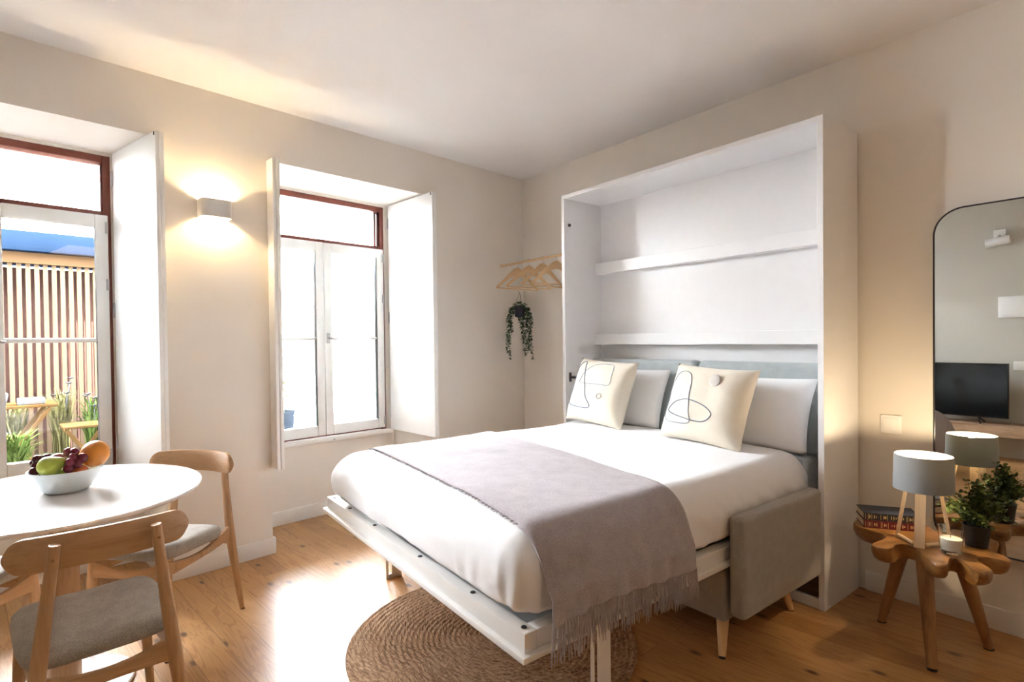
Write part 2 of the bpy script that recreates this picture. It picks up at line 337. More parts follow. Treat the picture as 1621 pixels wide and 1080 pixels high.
# ------------------------------------------------------------------ windows
def window(name, o):
    w = thing(name, None, None, WW.translation, WT, kind='structure')
    a, b = o; mid = (a + b) / 2 + .002
    f = MB()
    f.box((a, D0 + .005, .52), (a + .034, .54, 2.183), .003); f.box((b - .034, D0 + .005, .52), (b, .54, 2.183), .003)
    f.box((a + .034, D0 + .005, 2.146), (b - .034, .54, 2.183), .003); f.box((a + .034, D0 + .008, 1.868), (b - .034, .54, 1.891), .003); f.box((a + .034, D0 + .03, .52), (b - .034, .54, .545), .003)
    fr = f.build('window_frame', 'redframe', w)
    MB().box((a + .034, .50, 1.891), (b - .034, .504, 2.146)).build('pane', 'pane', fr, smooth=False)
    s = MB().box((a - .03, D0 - .028, .498), (b + .03, D0 + .03, .531), .004); s.build('sill', 'trimwhite', w)
    for k, (p, q) in enumerate(((a + .018, mid - .002), (mid + .002, b - .016))):
        st = .052 if k else .07; en = .07 if not k else .052
        L_, R_ = (p + .07, q - .055) if k == 0 else (p + .055, q - .055)
        sm = MB()
        n0, n1 = D0 - .012, D0 + .034
        sm.box((p, n0, .545), (L_, n1, 1.866), .004); sm.box((R_, n0, .545), (q, n1, 1.866), .004)
        sm.box((L_, n0, .545), (R_, n1, .613), .004); sm.box((L_, n0, 1.80), (R_, n1, 1.866), .004)
        sh = sm.build('sash', 'sashwhite', w)
        MB().box((L_, n0 + .006, 1.196), (R_, n1 - .006, 1.218), .004).build('glazing_bar', 'sashwhite', sh)
        MB().box((L_, D0 + .010, .613), (R_, D0 + .014, 1.196)).build('pane', 'pane', sh, smooth=False)
        MB().box((L_, D0 + .010, 1.218), (R_, D0 + .014, 1.80)).build('pane', 'pane', sh, smooth=False)
        ex = a + .026 if k == 0 else b - .022
        for z in (1.80, 1.50, .60): MB().tube([(ex, D0 - .014, z - .03), (ex, D0 - .014, z + .03)], .007, 10).build('hinge', 'steel', sh)
    h = MB().box((mid + .010, D0 - .022, 1.175), (mid + .034, D0 - .012, 1.245), .003)
    h.tube([(mid + .022, D0 - .022, 1.21), (mid + .022, D0 - .05, 1.21), (mid + .03, D0 - .055, 1.205), (mid + .062, D0 - .055, 1.198)], .0065, 10); h.build('handle', 'steel', w)
    MB().ball((mid + .05, D0 - .03, .512), .006).build('stop_peg', 'steel', w)
    return w
window('window_1', OA); window('window_2', OB)
def shutter(label, s_in, s_out, n_in, n_out, side, zb=.535, zt=2.192):
    """two hinged leaves folded flat against the recess side; side=+1 stands on the right of its window"""
    a = Vector((s_in, n_in)); b = Vector((s_out, n_out)); d = (b - a); ln = d.length; ang = math.atan2(d.y, d.x)
    base = wp(s_in, n_in, zb)
    t = thing('window_shutter', label, 'shutter', base, WT + ang, group='white folding window shutters')
    h = zt - zb; k = 1 if side > 0 else -1
    for i in range(2):
        y0 = k * i * .0205
        m_ = MB().box((0, min(y0, y0 + k * .018), 0), (ln - .004 * i, max(y0, y0 + k * .018), h), .002)
        lf = m_.build('leaf', 'shutterwhite', t)
    for fz in (.92, .5, .08): MB().tube([(.0, -k * .004, h * fz - .04), (.0, -k * .004, h * fz + .04)], .006, 8).build('hinge', 'steel', t)
    MB().box((ln - .016, -k * .003, h - .02), (ln - .008, k * .001, h - .004)).build('catch', 'darkmetal', t)
    return t
# hinge at the window, free edge a little inside the room
shutter('white wooden shutter folded open on the right of the slatted-screen window beside the dining table', -2.694, -2.610, .43, -.10, 1, zt=2.195)
shutter('white shutter seen almost edge-on, between wall light and the window nearer the bed', -2.018, -2.018, .42, -.085, -1, zb=.482, zt=2.197)
shutter('white shutter folded open beside the bed, right of the window nearer the bed', -1.012, -1.012, .42, -.125, 1, zb=.528)

# ------------------------------------------------------------------ wall light between the windows
t = thing('wall_light', 'white ceramic up-and-down wall light glowing warm between the two windows', 'wall lamp', wp(-2.335, 0, 1.83), WT)
def d_outline(w, d, r, n=8):
    p = [(w / 2, 0)]
    for k in range(n + 1): a = -k * PI / 2 / n; p.append((w / 2 - r + r * math.cos(a), -d + r + r * math.sin(a)))
    for k in range(n + 1): a = -PI / 2 - k * PI / 2 / n; p.append((-w / 2 + r + r * math.cos(a), -d + r + r * math.sin(a)))
    p.append((-w / 2, 0)); return p
o_ = d_outline(.148, .085, .03); i_ = d_outline(.136, .079, .026)
m = MB()
m.rings([[(x, y, .0) for x, y in i_], [(x, y, .0) for x, y in o_], [(x, y, .09) for x, y in o_], [(x, y, .09) for x, y in i_], [(x, y, 0) for x, y in i_]], cap=False)
m.build('lamp_body', 'plaster', t)
MB().box((-.06, -.006, .01), (.06, -.0005, .08)).build('back_plate', 'plaster', t)
MB().tube([(-.04, -.04, .045), (.04, -.04, .045)], .009, 12).build('bulb', 'bulb', t)

# ------------------------------------------------------------------ fold-down bed cabinet
CX, CY0, CY1, CT = 2.49, 1.026, 2.638, 2.123
t = thing('wall_bed_cabinet', 'tall white open cabinet of the fold-down bed, against the right wall', 'cabinet', (CX, CY0, 0))
W_, Dp = CY1 - CY0, WX - .016 - CX
MB().box((0, 0, 0), (Dp, .025, CT), .0015).build('side_panel', 'lacquer', t, smooth=False)
MB().box((0, W_ - .025, 0), (Dp, W_, CT), .0015).build('side_panel', 'lacquer', t, smooth=False)
MB().box((0, .025, CT - .025), (Dp, W_ - .025, CT), .0015).build('top_panel', 'lacquer', t, smooth=False)
MB().box((Dp - .018, .025, 0), (Dp, W_ - .025, CT - .025)).build('back_panel', 'lacquer', t, smooth=False)
MB().box((Dp - .078, .025, 1.622), (Dp - .0185, W_ - .025, 1.697), .002).build('cross_rail', 'lacquer', t, smooth=False)
MB().box((Dp - .090, .025, 1.145), (Dp - .0185, W_ - .025, 1.215), .002).build('cross_rail', 'lacquer', t, smooth=False)
MB().box((.004, .025, 0), (.022, W_ - .025, .045), .002).build('plinth', 'lacquer', t, smooth=False)
MB().tube([(.045, W_ - .0255, 1.931), (.045, W_ - .033, 1.931)], [.011, .010], 14).build('bolt', 'blackcap', t)
m = MB().box((.030, W_ - .035, .905), (.046, W_ - .0255, .965), .002); m.tube([(.038, W_ - .036, .934), (.098, W_ - .040, .930)], .008, 10); m.build('latch', 'darkmetal', t)

# ------------------------------------------------------------------ bed frame (the lowered front of the cabinet)
t = thing('folding_bed_frame', 'white fold-down bed platform with raised rail and black screw caps', 'bed', (.888, 1.10, .335))
tilt = math.atan2(.045, 1.5)
TB = Matrix.Rotation(tilt, 4, 'X')
BL, BW = 1.74, 1.505
m = MB(TB)
rr = .018
m.box((0, 0, 0), (BL, BW, .018), .003); m.build('platform', 'framewhite', t)
m = MB(TB); e = .016
m.box((e, e, .0185), (e + .042, BW - e, .071), .002); m.box((e + .042, e, .0185), (BL, e + .042, .071), .002); m.box((e + .042, BW - e - .042, .0185), (BL, BW - e, .071), .002)
m.build('rail', 'framewhite', t)
for y in (.045, .29, .62, 1.00, 1.26, 1.45):
    m = MB(TB); m.tube([(e + .021, y, .0712), (e + .021, y, .0735)], [.0085, .0075], 12); m.build('screw_cap', 'blackcap', t)
def bed_leg(y, ztop):
    l = MB(); x0 = 1.172 - .888
    l.box((x0, y, -.335), (x0 + .012, y + .008, ztop), .002); l.box((x0 + .030, y, -.335), (x0 + .083, y + .010, ztop), .003); l.box((x0 + .012, y + .001, -.335), (x0 + .030, y + .007, -.312), .001)
    return l.build('leg', 'framewhite', t)
bed_leg(.03, -.0015); bed_leg(1.425, .0405)

# mattress and duvet ------------------------------------------------
def rbox(lo, hi, r, rb, disp=None, nx=30, ny=26, nz=4, k=7):
    """rounded box (radius r on top and sides, rb below) as a dense quad shell"""
    lo, hi = Vector(lo), Vector(hi)
    def lst(a, b, ra, rbb, n):
        l = [a + ra - ra * math.tan(PI / 4 * (k - i) / k) for i in range(k)]
        l += [a + ra + (b - rbb - a - ra) * i / n for i in range(n + 1)]
        l += [b - rbb + rbb * math.tan(PI / 4 * i / k) for i in range(1, k + 1)]
        return l
    X_, Y_, Z_ = lst(lo.x, hi.x, r, r, nx), lst(lo.y, hi.y, r, r, ny), lst(lo.z, hi.z, rb, r, nz)
    cache = {}; b = MB()
    def mapp(p):
        q = Vector((min(max(p[0], lo.x + r), hi.x - r), min(max(p[1], lo.y + r), hi.y - r), min(max(p[2], lo.z + rb), hi.z - r)))
        d = Vector(p) - q; dz = d.z / (rb if d.z < 0 else r); d2 = Vector((d.x / r, d.y / r, dz))
        if d2.length < 1e-9: return q, Vector((0, 0, 1))
        d2.normalize()
        w = q + Vector((d2.x * r, d2.y * r, d2.z * (rb if d2.z < 0 else r)))
        return w, d2
    def vert(p):
        key = (round(p[0], 6), round(p[1], 6), round(p[2], 6))
        if key not in cache:
            w, nn = mapp(p)
            if disp: w = w + disp(w, nn)
            cache[key] = b.v(w)
        return cache[key]
    def face_grid(f, A, B_):
        for i in range(len(A) - 1):
            for j in range(len(B_) - 1): b.face([vert(f(A[i], B_[j])), vert(f(A[i + 1], B_[j])), vert(f(A[i + 1], B_[j + 1])), vert(f(A[i], B_[j + 1]))])
    face_grid(lambda x, y: (x, y, hi.z), X_, Y_); face_grid(lambda x, y: (x, y, lo.z), X_, Y_)
    face_grid(lambda x, z: (x, lo.y, z), X_, Z_); face_grid(lambda x, z: (x, hi.y, z), X_, Z_)
    face_grid(lambda y, z: (lo.x, y, z), Y_, Z_); face_grid(lambda y, z: (hi.x, y, z), Y_, Z_)
    return b
o = MB().box((2.634, 1.165, .435), (2.80, 2.565, .615), .03, 4).build('mattress', 'pillowwhite')
tag(o, 'end of the white mattress showing past the duvet below the grey back cushions', 'mattress')
DL, DH, DR = (.908, 1.118, .412), (2.615, 2.585, .652), .112
def duvet_disp(w, n):
    f = Vector((0, 0, 0))
    sd = max(0, 1 - abs(n.z) * 1.2); low = min(1, max(0, (.61 - w.z) / .15))
    tz = noise.noise(Vector((w.x * 3, w.y * 3, 1))) * .0045 + noise.noise(Vector((w.x * 9, w.y * 5, 4))) * .0030
    f += n * tz
    if sd > 0:
        a = w.x * 1.0 + w.y * .9
        c = (noise.noise(Vector((w.x * 22, w.y * 22, w.z * 3))) * .7 + noise.noise(Vector((w.x * 45, w.y * 45, w.z * 5))) * .35)
        corner = math.exp(-((w.x - .98) ** 2 + (w.y - 1.15) ** 2) / .06) * .8 + (.55 if w.y < 1.3 and w.x > 1.9 else .25)
        f += n * c * .024 * low * sd * min(1.15, corner)
        near = math.exp(-((w.x - .96) ** 2 + (w.y - 1.13) ** 2) / .030)
        f += n * .0055 * math.sin((w.x - w.y) * 95 + 3 * noise.noise(Vector((w.x * 6, w.y * 6, w.z * 5)))) * near * sd * min(1, max(0, (.62 - w.z) / .1))
        f += n * (.012 if w.y < 1.3 and w.x > 1.5 else .006) * noise.noise(Vector((w.x * 14 + w.z * 12, w.y * 14, w.z * 9))) * sd * min(1, max(0, (.64 - w.z) / .1))
        f += Vector((n.x, n.y, 0)) * .012 * math.sin(min(1, max(0, (w.z - .43) / .2)) * PI) * sd
    t_ = (w.y - 1.1) / 1.5
    f.z += (.014 * math.sin(PI * min(1, max(0, t_))) * max(0, n.z)) + .010 * (t_ - .3) + .041 * t_ * max(0, 1 - (w.z - .412) / .22)
    f.z += .012 * math.exp(-((w.x - 2.5) ** 2) / .02) * max(0, n.z)
    return f
mb = rbox(DL, DH, DR, .045, duvet_disp, 90, 70, 9, 9)
duvet_bvh = BVHTree.FromBMesh(mb.bm)
o = mb.build('duvet', 'cotton', angle=180)
tag(o, 'plump white duvet covering the bed mattress down to the rail', 'duvet')

# throw -------------------------------------------------------------
def throw_path(v):
    """v 0..1 across the bed: far edge -> over the top -> down the near side; returns point at given x via rays"""
tx = lambda u, y: ((.968 + .088 * (y - 1.1)) * (1 - u) + (1.612 + .135 * (y - 1.1)) * u)
NU, NT, NE, NH = 40, 60, 10, 26
rows = []
C0 = (1.234, .543)
for i in range(NU + 1):
    u = i / NU; row = []
    for j in range(NT + 1):
        y = 2.52 + (C0[0] - 2.52) * j / NT; x = tx(u, y)
        h = duvet_bvh.ray_cast(Vector((x, y, 1.2)), Vector((0, 0, -1)))[0]
        z = (h.z if h else .6) + .0105 + .0022 * noise.noise(Vector((x * 11, y * 7, 2))) + .0022 * noise.noise(Vector((x * 4 + y * 9, y * 2, 5)))
        if u in (0, 1): z -= .004
        row.append(Vector((x, y, z)))
    for j in range(1, NE + 1):
        ph = PI / 2 * (1 - j / NE); d = Vector((0, -math.cos(ph), math.sin(ph))); x = tx(u, 1.11)
        h = duvet_bvh.ray_cast(Vector((x, *C0)) + d * .5, -d)[0]
        p = (h if h else Vector((x, *C0)) + d * .11) + d * .011
        row.append(Vector((x, p.y, p.z)))
    y0, z0 = row[-1].y, row[-1].z; x0 = row[-1].x
    for j in range(1, NH + 1):
        q = j / NH; zend = .425 + .012 * math.sin(u * 5)
        yy = y0 + (min(1.078, y0 - .004) - y0) * min(1, q * 2.2) - .010 * q
        f = (math.sin(u * 23 + 1.2 * math.sin(q * 2)) * .5 + noise.noise(Vector((u * 9, q * 1.5, 3))) + .5 * noise.noise(Vector((u * 22, q * 2, 8)))) * .016 * q
        row.append(Vector((x0 + .006 * q * math.sin(u * 3) - .012 * q, yy - abs(f) * 1.0, z0 + (zend - z0) * q)))
    rows.append(row)
mb = MB(); vs = [[mb.v(p) for p in r] for r in rows]
for i in range(NU):
    for j in range(len(rows[0]) - 1): mb.face([vs[i][j], vs[i + 1][j], vs[i + 1][j + 1], vs[i][j + 1]])
throw = mb.build('throw_blanket', 'throw', angle=180); solidify(throw, .004, 0)
tag(throw, 'mauve-grey throw blanket with fringe laid across the foot half of the bed', 'blanket')
fm = MB()
rf = random.Random(3)
for k in range(72):
    u = k / 71; i = min(NU - 1, int(u * NU)); a = rows[i][-1].lerp(rows[i + 1][-1], u * NU - i)
    sw = rf.uniform(-.014, .014); ln = rf.uniform(.080, .108); cy = rf.uniform(-.010, .004)
    for q in range(2):
        o2 = (q - .5) * .0045
        pts = [a + Vector((o2, 0, .003)), a + Vector((o2 + sw * .3, cy * .4, -ln * .35)), a + Vector((o2 * 2 + sw * .75, cy, -ln * .72)), a + Vector((o2 * 2.4 + sw, cy * 1.1, -ln * rf.uniform(.92, 1.06)))]
        fm.tube(pts, [.0015, .0024, .0021, .0012], 5)
fm.build('fringe', 'throw', throw)
fm = MB()                                              # short fringe lying along the foot-side edge
for k in range(150):
    v = k / 149; p = rows[0][int(v * (NT))]; 
    fm.tube([p + Vector((.004, 0, .001)), p + Vector((-.006, rf.uniform(-.006, .006), .002)), p + Vector((-.012, rf.uniform(-.010, .010), .0005))], [.0014, .0014, .0008], 4)
fm.build('edge_fringe', 'throw', throw)

# pillows and cushions ------------------------------------------------
def pillow_pt(u, v, w, h, t, pinch, sgn, seed, wr=.006):
    x = u * w / 2 * (1 - pinch * (1 - v * v) * abs(u)); y = v * h / 2 * (1 - pinch * (1 - u * u) * abs(v))
    k = max(0, (1 - abs(u) ** 3.2)) * max(0, (1 - abs(v) ** 3.2))
    z = t / 2 * k ** .55 * sgn
    z += sgn * wr * k ** .3 * noise.noise(Vector((u * 2.6 + seed, v * 2.6, sgn))) if k > 0 else 0
    return Vector((x, y, z))
def pillow(name, mat, w, h, t, M, pinch=.07, seed=0, n=26):
    b = MB()
    for sgn in (1, -1):
        b.grid(lambda i, j: pillow_pt(i * 2 - 1, j * 2 - 1, w, h, t, pinch, sgn, seed), n, n)
    o = b.build(name, mat, angle=180); o.matrix_world = M
    return o
def lean(bottom, lean_deg, h, yaw=0, roll=0):
    """bottom edge centre, leaning back towards +X; local x = right in view (-Y), y = up, z = front"""
    th = math.radians(lean_deg); r = Vector((0, -1, 0)); up = Vector((math.sin(th), 0, math.cos(th))); f = r.cross(up)
    M = Matrix((r, up, f)).transposed().to_4x4()
    M = Matrix.Rotation(math.radians(yaw), 4, 'Z') @ M @ Matrix.Rotation(math.radians(roll), 4, 'Z')
    M.translation = Vector(bottom) + M.to_3x3() @ Vector((0, h / 2, 0))
    return M
# grey back cushions of the sofa, standing as a headboard
def back_cushion(y0, y1, label):
    b = rbox((0, 0, 0), (.105, y1 - y0, .43), .035, .035, None, 4, 14, 8, 5)
    o = b.build('sofa_back_cushion', 'headgrey', angle=180); o.location = (2.672, y0, .628); o.rotation_euler = (0, math.radians(2.5), 0)
    return tag(o, label, 'cushion', 'grey back cushions at the bed head')
back_cushion(1.062, 1.775, 'grey upholstered back cushion at the bed head, by the cabinet side next to the mirror')
back_cushion(1.785, 2.60, 'grey upholstered back cushion at the bed head, by the cabinet side with the latch')
o = pillow('bed_pillow', 'pillowwhite', .64, .355, .12, lean((2.535, 1.438, .654), 20, .355, 0, 0), .05, 3)
tag(o, 'white pillow behind the cream cushion that has the round button disc', 'pillow', 'white bed pillows')
o = pillow('bed_pillow', 'pillowwhite', .64, .355, .12, lean((2.535, 2.235, .668), 20, .355, 0, 0), .05, 9)
tag(o, 'white pillow behind the cream cushion nearest the window', 'pillow', 'white bed pillows')
def stitched(o, w, h, t, pinch, seed, pts, mat, name, r=.0023, closed=True):
    P = []; n = len(pts); K = 8
    for i in range(n if closed else n - 1):                     # catmull-rom through the drawn points
        a, b, c, d = (Vector(pts[(i + q) % n]) for q in (-1, 0, 1, 2))
        for s_ in range(K):
            x = s_ / K; p = .5 * ((2 * b) + (c - a) * x + (2 * a - 5 * b + 4 * c - d) * x * x + (3 * b - a - 3 * c + d) * x ** 3)
            q = pillow_pt(p.x, p.y, w, h, t, pinch, 1, seed); P.append(q + Vector((0, 0, .0012)))
    return MB().tube(P, r, 6, closed=closed, up=(0, 0, 1)).build(name, mat, o)
cw, ct = .455, .15
c1 = pillow('cream_cushion', 'cream', cw, .40, ct, lean((2.345, 1.548, .668), 22, .40, 0, -3), .06, 21)
tag(c1, 'cream cushion with stitched oval line drawing and a round button disc', 'cushion', 'cream cushions with line embroidery')
stitched(c1, cw, .40, ct, .06, 21, [(-.61, .75), (-.42, .68), (-.31, .45), (-.28, .15), (-.19, -.3), (-.13, -.6), (-.45, -.65), (-.82, -.58), (-.88, -.3), (-.88, .25), (-.80, .62)], 'threadpale', 'embroidery')
stitched(c1, cw, .40, ct, .06, 21, [(-.25, -.02), (.13, -.12), (.35, -.3), (.22, -.5), (-.12, -.53), (-.62, -.43), (-.78, -.33), (-.66, -.14), (-.47, -.05)], 'thread', 'embroidery')
p = pillow_pt(.24, .55, cw, .40, ct, .06, 1, 21)
MB().lathe([(.001, p.z - .004), (.030, p.z - .004), (.033, p.z + .003), (.026, p.z + .009), (.001, p.z + .010)], 20, (p.x, p.y)).build('button', 'button', c1)
c2 = pillow('cream_cushion', 'cream', cw, .40, ct, lean((2.362, 2.262, .680), 20, .40, 0, -3), .06, 33)
tag(c2, 'cream cushion with stitched trapezoid line drawing and a small stitched ring', 'cushion', 'cream cushions with line embroidery')
stitched(c2, cw, .40, ct, .06, 33, [(-.58, .84), (-.46, .5), (-.32, .1), (-.16, -.3), (.02, -.52), (-.10, -.62), (-.62, -.6), (-.86, -.47), (-.90, .0), (-.86, .6), (-.74, .80)], 'thread', 'embroidery', .0027)
stitched(c2, cw, .40, ct, .06, 33, [(.30, .84), (.45, .76), (.50, .45), (.50, .17), (.14, .15), (-.50, .13), (-.52, .3), (-.42, .55), (-.14, .80)], 'threadpale', 'embroidery', .0018)
stitched(c2, cw, .40, ct, .06, 33, [(.29 + .07 * math.cos(a * PI / 4), -.2 + .075 * math.sin(a * PI / 4)) for a in range(8)], 'button', 'stitched_ring', .004)

# ------------------------------------------------------------------ sofa under the bed
t = thing('sofa', 'grey upholstered sofa with oak legs tucked under the lowered bed', 'sofa', (1.85, 1.03, 0))
b = rbox((0, .078, .125), (.60, 1.56, .318), .018, .018, None, 4, 8, 3, 4); b.build('seat_base', 'sofagrey', t, angle=180)
for y in (0, 1.584):
    b = rbox((.0, y, .158), (.632, y + .066, .532), .022, .022, None, 5, 2, 4, 5); b.build('arm', 'sofagrey', t, angle=180)
for (x, y, dx, dy) in ((.045, .115, -.055, -.03), (.50, .115, .045, -.02), (.045, 1.5, -.055, .03), (.50, 1.5, .045, .02)):
    m = MB().tube([(x, y, .127), (x + dx * .98, y + dy, .006)], [.024, .0125], 14); lg = m.build('leg', 'leg_z', t)
    MB().tube([(x + dx * .98, y + dy, .0065), (x + dx, y + dy, 0)], [.0125, .0115], 12).build('foot', 'black', lg)

# ------------------------------------------------------------------ rug
m = MB(); prof = [(.002, .002)]
RR = .56; NR = 27
for i in range(NR):
    for q in range(4):
        r = RR * (i + q / 4 + .05) / NR; prof.append((r, .005 + .0075 * abs(math.sin(PI * (q / 4 + .05))) ** .7))
prof += [(RR, .006), (RR + .003, .003), (RR, .0008), (.002, .0008)]
seg = 120
rs = []
for r, z in prof: rs.append([(r * math.cos(k * 2 * PI / seg) * (1 + .006 * math.sin(3 * k * 2 * PI / seg + 1)), r * math.sin(k * 2 * PI / seg) * (1 + .006 * math.sin(2 * k * 2 * PI / seg)), z) for k in range(seg)])
m.rings(rs, True)
o = m.build('jute_rug', 'jute', angle=180); o.location = (1.27, 1.765, 0)
tag(o, 'round braided brown jute rug on the floor under the bed foot', 'rug')

# ------------------------------------------------------------------ dining table
TX, TY, TZ = -.065, 2.42, .68
t = thing('dining_table', 'white glossy round dining table on an oak column', 'table', (TX, TY, 0))
m = MB(); m.lathe([(.02, TZ - .022), (.93, TZ - .022), (.985, TZ - .014), (1, TZ - .006), (.996, TZ - .001), (.985, TZ), (.02, TZ)], 72, sx=.42, sy=.46); m.build('tabletop', 'tabletop', t)
MB().lathe([(.075, TZ - .023), (.062, TZ - .036), (.050, TZ - .038), (.049, TZ - .05)], 32).build('mounting_collar', 'tabletop', t)
MB().lathe([(.047, .024), (.047, TZ - .0385)], 32).build('column', 'oak_z', t)
MB().lathe([(.02, .0), (.195, .0), (.202, .006), (.198, .013), (.06, .022), (.02, .023)], 56).build('base_plate', 'tabletop', t)

# ------------------------------------------------------------------ dining chairs
def make_chair(label):
    t = thing('dining_chair', label, 'chair', group='oak dining chairs round the table')
    wb, zt, wf, wpn, yb, zs, ws, yf, wff = .198, .703, .186, .107, -.232, .413, .178, .172, .17
    # seat: upholstered pad, front slightly wider, gently dished
    def seat_pt(a, zz, k):
        c, s_ = math.cos(a), math.sin(a); e = .42
        x = math.copysign(abs(c) ** e, c) * (ws + .012 * (1 if s_ > 0 else 0) * abs(s_)) * k; y = math.copysign(abs(s_) ** e, s_) * .186 * k
        return (x, y + .005, zz + .010 * (y / .19) - .006 * (1 - abs(x) / ws) * (1 if zz > zs - .02 else 0) + .016 * (abs(x) / ws) ** 2 * 0)
    rs = [[seat_pt(q * 2 * PI / 56, z, k) for q in range(56)] for z, k in ((zs - .052, .90), (zs - .046, .97), (zs - .030, 1.0), (zs - .014, .985), (zs - .004, .94), (zs + .003, .80), (zs + .006, .55), (zs + .007, .25), (zs + .007, .03))]
    MB().rings(rs).build('seat', 'seatgrey', t, angle=180)
    # backrest: curved board with rounded ends
    rad = .42; half = math.asin(wb / rad); K = 44; H = .044
    rs = []
    for i in range(K + 1):
        q = math.sin(PI / 2 * (-1 + 2 * i / K)); a = half * q; x = rad * math.sin(a); y = yb + .012 + rad * (1 - math.cos(a))
        hh = H * max(0, 1 - ((abs(q) - .79) / .21) ** 2) ** .5 if abs(q) > .79 else H
        hh = max(hh, .004); nrm = Vector((-math.sin(a), math.cos(a), 0)); th = .0095
        zc_ = zt - H + .006 * (1 - q * q)
        ring = []
        for (f, g) in ((1, .75), (.6, 1), (-.6, 1), (-1, .75), (-1, -.75), (-.6, -1), (.6, -1), (1, -.75)): ring.append(Vector((x, y, zc_)) + nrm * th * f + Vector((0, 0, hh * g)))
        rs.append(ring)
    MB().rings(rs).build('backrest', 'oak_x', t, angle=50)
    for sg in (-1, 1):
        top = Vector((sg * wpn, yb - .008, zt - .012)); ft = Vector((sg * wf, yb - .010, 0))
        pts = [ft.lerp(top, k / 10) for k in range(11)]
        for k, p in enumerate(pts): p.y += .016 * math.sin(PI * k / 10) - .003 * (k > 8)
        rd = [.0105, .013, .0155, .0175, .0185, .0185, .0178, .0165, .015, .0135, .0125]
        lg = MB().tube(pts, rd, 16).build('rear_leg', 'oak_z', t)
        for dz in (-.016, -.047):
            q = Vector((sg * (wpn + .0045 * (1 if dz < -.02 else 0)), yb - .0205, zt + dz)); MB().tube([q, q + Vector((0, -.0015, 0))], [.0042, .0036], 10).build('dowel', 'teak_z', lg)
        MB().tube([(sg * wf, yb - .010, .004), (sg * wf, yb - .010, 0)], .0108, 12).build('foot_pad', 'black', lg)
        a = Vector((sg * wff, yf, 0)); b_ = Vector((sg * .150, yf - .012, zs - .052))
        lg = MB().tube([a.lerp(b_, k / 5) for k in range(6)], [.0105, .0125, .0145, .016, .017, .016], 16).build('front_leg', 'oak_z', t)
        MB().tube([(sg * wff, yf, .004), (sg * wff, yf, 0)], .0108, 12).build('foot_pad', 'black', lg)
        pr = ft.lerp(top, .515); pr.y += .010
        pts = []; hh = []
        for k in range(13):
            q = k / 12; p = pr.lerp(b_ + Vector((0, 0, -.03)), q); p.z -= .030 * math.sin(PI * q) ** 1.0 * (1 - .4 * q); pts.append(p); hh.append(.012 + .016 * abs(2 * q - 1) ** 1.6)
        MB().bar(pts, .0095, hh).build('side_rail', 'oak_x', t, angle=50)
    for (y, x_, z) in ((yf - .008, .150, zs - .085), (yb + .012, .142, .330)):
        pts = []; hh = []
        for k in range(15):
            q = -1 + 2 * k / 14; pts.append((x_ * q, y, z - .012 * (1 - q * q))); hh.append(.016 + .016 * abs(q) ** 1.8)
        MB().bar(pts, .0095, hh).build('cross_rail', 'oak_x', t, angle=50)
    return t
ch = make_chair('oak dining chair seen from behind, nearest, its curved back toward the camera')
ch.location = (.016, 2.004, 0); ch.rotation_euler = (0, 0, .12)
c2_ = copy_tree(ch); c2_.location = (.240, 2.635, 0); c2_.rotation_euler = (0, 0, 2.326); c2_['label'] = 'oak dining chair between table and the wall pier, facing the table'
c3_ = copy_tree(ch); c3_.location = (-.375, 2.64, 0); c3_.rotation_euler = (0, 0, -2.36); c3_['label'] = 'oak dining chair under the slatted-screen window, cut off by the photo edge'

# ------------------------------------------------------------------ fruit bowl
BX, BY, BZ = -.050, 2.435, TZ + .0005
t = tag(MB().lathe([(.004, BZ + .006), (.052, BZ + .006), (.074, BZ + .022), (.098, BZ + .070), (.1015, BZ + .078), (.105, BZ + .0785), (.1055, BZ + .075), (.080, BZ + .018), (.060, BZ + .002), (.052, BZ), (.004, BZ)], 48, (BX, BY)).build('fruit_bowl', 'bowl'), 'pale glazed bowl full of fruit on the white table', 'bowl')
def fruit(name, label, cat, mat, c, r, prof=None, tilt=(0, 0, 0), stem=True, squash=1):
    t = thing(name, label, cat, c); t.rotation_euler = tilt
    P = []
    n = 16
    for i in range(n + 1):
        a = -PI / 2 + PI * i / n
        rr = math.cos(a); zz = math.sin(a)
        if prof: rr, zz = prof(rr, zz)
        P.append((max(.0008, rr * r), zz * r * squash))
    MB().lathe(P, 28).build('flesh', mat, t, angle=180)
    if stem: MB().tube([(0, 0, P[-1][1] - r * .1), (.002, 0, P[-1][1] + r * .22)], [.0016, .002], 8).build('stem', 'string', t)
    return t
def pearp(rr, zz): return rr * (1 - .42 * max(0, zz) ** 1.2), zz * (1 + .35 * max(0, zz))
def applep(rr, zz): return rr, zz * .88 - .22 * max(0, (abs(zz) - .55)) * (1 if zz > 0 else -1) * 1.4
z0 = BZ
fruit('pear', 'green pear lying at the front of the fruit bowl', 'pear', 'pear', (BX - .040, BY - .056, z0 + .100), .035, pearp, (math.radians(25), math.radians(62), math.radians(10)))
fruit('apple', 'pale green apple at the back of the fruit bowl', 'apple', 'apple', (BX + .006, BY + .052, z0 + .098), .036, applep, (.2, -.1, 0))
fruit('orange', 'big orange resting on the right rim of the fruit bowl', 'orange', 'orange', (BX + .080, BY - .006, z0 + .118), .0435, None, (0, .3, 0), False, 1.06)
fruit('peach', 'orange-red peach low at the front right of the bowl', 'peach', 'peach', (BX + .036, BY - .046, z0 + .066), .028, None, (0, 0, 0), False, .92)
fruit('plum', 'dark red plum between the two grape bunches', 'plum', 'plum', (BX - .022, BY + .008, z0 + .105), .026, None, (0, 0, 0), False)
fruit('apple', 'dark green apple mostly hidden in the middle of the bowl', 'apple', 'apple', (BX + .0, BY + .0, z0 + .046), .037, applep, (0, 0, 0), False)
